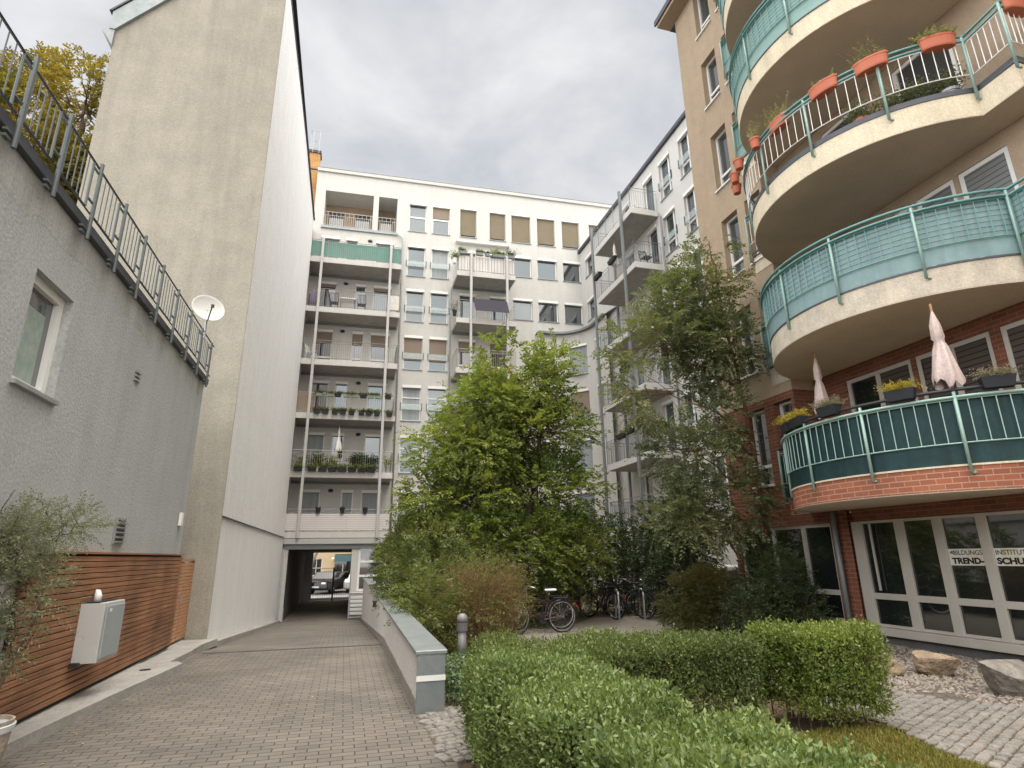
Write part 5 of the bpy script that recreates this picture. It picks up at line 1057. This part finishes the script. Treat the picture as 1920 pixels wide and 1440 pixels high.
# balcony 3 terracotta
ter=[('oval',(7.93,8.0),92,'leftmost terracotta trough on the third balcony rail, with a pale herb'),('oval',(8.08,7.0),105,'terracotta trough with nearly bare soil, in the middle of the third balcony rail'),('oval',(8.47,6.32),122,'terracotta trough with a wispy herb hanging out to the left'),('oval',(9.20,5.66),150,'terracotta trough full of yellow green moss like plants near the rail corner'),('oval',(9.75,4.80),0,'terracotta trough cut off by the right edge above the third balcony corner'),
 ('pot',(7.84,8.62),0,'round terracotta pot with upright pale stems on the third balcony rail'),('pot',(7.93,9.3),0,'upper round terracotta pot on the left turn of the third balcony rail'),('pot',(8.15,9.75),0,'middle round terracotta pot on the left turn of the third balcony rail'),('pot',(8.45,10.1),0,'lowest looking round terracotta pot on the left turn of the third balcony rail')]
for i,(sh_,(x,y),a,lb) in enumerate(ter):
    planter('terracotta_planter',lb,'planter',x-.05,y,9.78,R(a),.60 if sh_=='oval' else .24,.22,.23,'terracotta',L['dry'],'terracotta planters on the third balcony rail',sh_,nl=[60,24,34,150,20,40,8,8,8][i],ls=.032 if i!=3 else .04,ph=[.42,.16,.5,.16,.15,.5,.15,.15,.15][i],dry=True,spread=.8 if i!=3 else 1.6)
for i,(x,y,m,sz,lb,hp) in enumerate([(8.60,6.85,'terracotta',.26,'large terracotta pot standing on the third balcony floor behind the bars',.30),(8.95,6.45,'terracotta',.22,'low terracotta bowl under dark leaves on the third balcony floor',.32),(9.2,6.2,'potdark',.26,'black pot with a leafy plant on the third balcony floor',.34),(9.5,5.9,'galv',.26,'grey bucket planter with a bush on the third balcony floor',.34)]):
    planter('potted_plant',lb,'potted plant',x,y,8.88,0,sz*1.2,sz*1.2,.3,m,L['dull'],None,'pot',nl=110,ls=.065,ph=hp*1.35)
# parasols
def parasol(name,label,x,y,z0,z1,r,m,tie=.45,lean=0):
    t=thing(name,label,'parasol',(x,y,z0)); MB().tube([(x,y,z0),(x+lean,y,z1+.04)],.018,8).build('pole',M['woodpale'],t)
    b=MB(); n=24; prof=[(0,.012),(.05,.05),(.25,.30*1.0),(.42,.36),(tie,.24),(.56,.42),(.75,.66),(.95,.86),(1,.80)]; Ht=(z1-z0)*.0+1.25
    for k,(t_,rr_) in enumerate(prof):
        for j in range(n):
            a=2*math.pi*j/n; w_=1+(.22*math.sin(a*6+t_*3)+.10*math.sin(a*3+1)) if t_>.06 else 1; dz=.06*math.sin(a*6+1)*(t_>.9)+.05*math.sin(a*2+t_*9)*(t_>.5)
            b.v.append((x+lean*(1-t_)+r*rr_*w_*math.cos(a)*.42,y+r*rr_*w_*math.sin(a)*.42,z1-(z1-z0-.02)*0-t_*Ht+dz))
    for k in range(len(prof)-1):
        for j in range(n): a=k*n+j; c=k*n+(j+1)%n; b.f.append((a,c,c+n,a+n))
    b.build('canopy',M[m],t,smooth=True); MB().lathe(x,y,[(r*.24*.50,z1-tie*Ht-.02),(r*.24*.52,z1-tie*Ht+.02)],12).build('tie_strap',M[m],t)
    return t
parasol('parasol','closed pale pink parasol, the taller one right of centre on the brick balcony',8.55,6.33,3.95,5.28,.50,'fabric',lean=-.03)
parasol('parasol','closed pale pink parasol, the smaller one at the left end of the brick balcony',8.75,8.98,3.9,5.44,.42,'fabric')
# far white balconies: row of plants etc. slab tops: 16.85 14.05 11.21 8.46 5.62 2.85
def TBp(s,d): p=TB(s,d,0); return p[0],p[1]
# level with pots (8.46): boxes hooked low outside and boxes on the rail
for i,s in enumerate([-1.72,-1.32,-.88,-.50,-.10,.38,.72,1.12,1.72]):
    x,y=TBp(s,.12); planter('flower_box','dark pot hooked low outside the lattice balcony railing, %s from the left'%ORD[i],'flower pot',x,y,8.40,0,.30,.16,.17,'potdark',L['shrub' if i%3 else 'rust'],'pots hooked low on the lattice balcony',nl=30,ls=.08,ph=.2,spread=1.6)
for i,s in enumerate([-1.68,-1.15,-.80,-.38,.02,.42,.78,1.15,1.62]):
    x,y=TBp(s,.06); planter('flower_box','box on the top rail of the lattice balcony, %s from the left'%ORD[i],'flower box',x,y,9.28,0,.34,.16,.15,'potgreen' if i%3!=2 else 'potdark',L['dull' if i%2 else 'rust'],'boxes on the top rail of the lattice balcony',nl=34,ls=.08,ph=.2,spread=1.8)
x,y=TBp(-2.3,-.1); b=MB()
for i in range(9): b.tube([(x-.4+.1*i,y,8.5),(x-.4+.1*i+.0,y,9.5)],.012,4,False)
for i in range(-5,10): 
    for sg in (1,-1):
        pts=[(x-.42,y+.01*sg,8.5+.12*i+(0 if sg>0 else .6)),(x+.42,y+.01*sg,8.5+.12*i+(.6 if sg>0 else 0))]
        if all(8.45<p[2]<9.65 for p in pts): b.tube(pts,.014,4,False)
tag(b.build('lattice_screen',M['lattice'],fix=False),'honey coloured willow lattice at the left end of the plant filled balcony','lattice')
x,y=TBp(1.85,-.05); b=MB(); 
for i in range(8): b.tube([(x-.1+.04*i,y,8.5),(x-.1+.04*i,y,9.45)],.01,4,False)
# garden balcony (5.62)
for i,s in enumerate([-2.35,-1.72,-1.25,-.80,-.35,.10,.55,1.0]):
    x,y=TBp(s,.12); planter('flower_box','black window box low outside the garden balcony railing, %s from the left'%ORD[i],'flower box',x,y,5.60,0,.42,.17,.16,'potdark',L['shrub'],'boxes low on the garden balcony',nl=44,ls=.09,ph=.32,spread=1.6)
for i,(s,hh,lf_,lb) in enumerate([(-1.6,.85,'shrub','leafy climbing plant behind the left post of the garden balcony'),(-.9,.65,'dry','yellow green plant right of the white door on the garden balcony'),(.35,.95,'dark','big dark leafed bush on the garden balcony'),(.95,.85,'dark','dark leafed bush beside the right post of the garden balcony'),(-2.35,.9,'dry','thin tall plant at the left end of the garden balcony'),(1.8,.8,'dry','wispy plant at the right end of the garden balcony')]):
    x,y=TBp(s,-.35); planter('potted_plant',lb,'potted plant',x,y,5.62,0,.34,.3,.38,'galv' if i%2 else 'plastic',L[lf_],'big plants on the garden balcony','pot',nl=[90,60,170,130,26,26][i],ls=.13,ph=hh*.72,spread=1.1)
parasol('parasol','closed white parasol on the garden balcony of the white block',TBp(-.62,-.5)[0],TBp(-.62,-.5)[1],5.7,7.98,.42,'cloth')
for i,s in enumerate([-1.30,-.22,.82]):
    x,y=TBp(s,.05); planter('flower_pot','small dark pot on the striped balcony rail, %s of three'%['left','middle','right'][i],'flower pot',x,y,3.66,0,.24,.22,.26,'potdark',L['dark'],'pots on the striped balcony rail','pot',nl=10,ls=.06,ph=.1)
# chairs, tables
def chair(label,x,y,z,m,rz=0,group=None):
    t=thing('balcony_chair',label,'chair',(x,y,z),group,rz); MB().box(-.21,.21,-.2,.2,.42,.45).build('seat',M[m],t,local=True,bevel=.01)
    b=MB(); b.tube([(-.21,.2,.42),(-.21,.27,.88),(.21,.27,.88),(.21,.2,.42)],.02,6)
    for i in range(5): b.tube([(-.14+.07*i,.21,.45),(-.14+.07*i,.265,.87)],.012,4)
    b.build('backrest',M[m],t,local=True)
    for sx in (-.19,.19):
        for sy in (-.18,.18): MB().tube([(sx,sy,.42),(sx*1.1,sy*1.15,0)],.017,5).build('leg',M[m],t,local=True)
    b=MB().tube([(-.22,-.18,.43),(-.23,-.18,.64),(-.22,.24,.66)],.015,5).tube([(.22,-.18,.43),(.23,-.18,.64),(.22,.24,.66)],.015,5); b.build('armrest',M[m],t,local=True)
    return t
chair('white plastic chair behind the left post, on the balcony with half lowered blinds',TBp(-2.25,-.5)[0],TBp(-2.25,-.5)[1],11.21,'plastic',R(70)); chair('grey slatted chair left of the balcony table',TBp(-1.35,-.45)[0],TBp(-1.35,-.45)[1],14.05,'railblack',R(180)); chair('grey slatted chair right of the balcony table',TBp(.05,-.45)[0],TBp(.05,-.45)[1],14.05,'railblack',R(180))
tx,ty=TBp(-.65,-.5); t=thing('balcony_table','pale table with a cloth between two grey chairs on the white block','table',(tx,ty,14.05)); MB().box(-.42,.42,-.3,.3,.64,.69).build('tabletop',M['cloth'],t,local=True)
for sx in (-.36,.36):
    for sy in (-.25,.25): MB().tube([(sx,sy,0),(sx,sy,.64)],.02,5).build('leg',M['railblack'],t,local=True)
x,y=TBp(-2.35,-.25); b=MB().lathe(x,y,[(.26,14.08),(.28,14.5),(.26,14.78),(.15,14.93),(.04,15.02)],14,1,.6); tag(b.build('furniture_cover',M['lavender'],smooth=True),'mauve fabric cover over folded furniture behind the left post','cover')
x,y=TBp(1.72,.03); b=MB().box(x-.24,x+.24,y-.01,y+.01,14.15,14.95); tag(b.build('hanging_cloth',mat('beige_cloth',(.60,.57,.52),.9,var=.1,bump=.5,bscale=9)),'pale cloth hung on the right end of the railing above the half lowered blinds','cloth')
# mid balconies
lfs=['clump','dull','dark','clump','shrub','dark']
for i,s in enumerate([5.32,6.28,6.72,7.18,7.52,8.08]):
    x,y=TBp(s,.05); planter('flower_box',['plum coloured box with yellow green plants at the left of the picket screened balcony','grey box with low leaves right of the left post of the picket screened balcony','small grey box with a dark rounded plant on the picket screened balcony','grey box with a tall spindly plant on the picket screened balcony','grey box with bright leaves left of the right post of the picket screened balcony','grey box with leggy yellow green stems at the right end of the picket screened balcony'][i],'flower box',x,y,17.85,0,.42 if i!=2 else .26,.18,.17,'postdark',L[lfs[i]],'boxes on the picket screened balcony',nl=60,ls=.085,ph=[.25,.22,.12,.45,.22,.5][i])
x,y=TBp(4.9,-.1); planter('hanging_plant','bushy trailing plant hung at the left end of the picket screened balcony','plant',x,y,17.3,0,.3,.3,.3,'plastic',L['shrub'],None,'pot',nl=70,ls=.09,ph=.5)
x,y=TBp(4.95,-.2); planter('hanging_plant','red flowering plant at the left end of the balcony with the dark banner','plant',x,y,14.2,0,.25,.25,.3,'potdark',mat('x',(0,0,0)) if False else L['rust'],None,'pot',nl=40,ls=.07,ph=.7)
a=TB(5.92,.10,15.18); c=TB(7.80,.10,15.18); a2=TB(5.98,.42,14.35); c2=TB(7.85,.42,14.35)
b=MB(); b.quad(a,c,c2,a2); o=b.build('privacy_awning',M['banner'],fix=False); md=o.modifiers.new('thick','SOLIDIFY'); md.thickness=.01
tag(o,'dark mauve fabric awning stretched over the middle balcony railing','awning')
# wing balconies
for i,(s,z,lf_,lb) in enumerate([(22.9,15.0,'dull','dark box on the white side wing rail, right of the folded parasol'),(24.6,15.0,'dull','dark box on the white side wing rail near the far post'),(22.4,9.4,'dark','dark planter with leaves on the wing balcony behind the trees'),(23.2,6.55,'pinkfl','planter with grey pink flowers on a lower wing balcony'),(22.3,6.6,'dark','planter with dark trailing leaves on a lower wing balcony')]):
    planter('flower_box',lb,'flower box',11.44,s,z,R(90),.75,.2,.2,'potdark',L[lf_],'boxes on the white side wing rails',nl=26 if i>1 else 8,ls=.08,ph=.22)
parasol('parasol','closed white parasol on the second balcony of the white side wing',11.75,23.2,14.1,16.3,.5,'cloth')
chair('dark chair on the top balcony of the white side wing',12.2,21.6,16.75,'plastic',R(30)); chair('dark folded chair at the near end of the second balcony of the white side wing',12.3,21.2,14.03,'potdark',R(10))
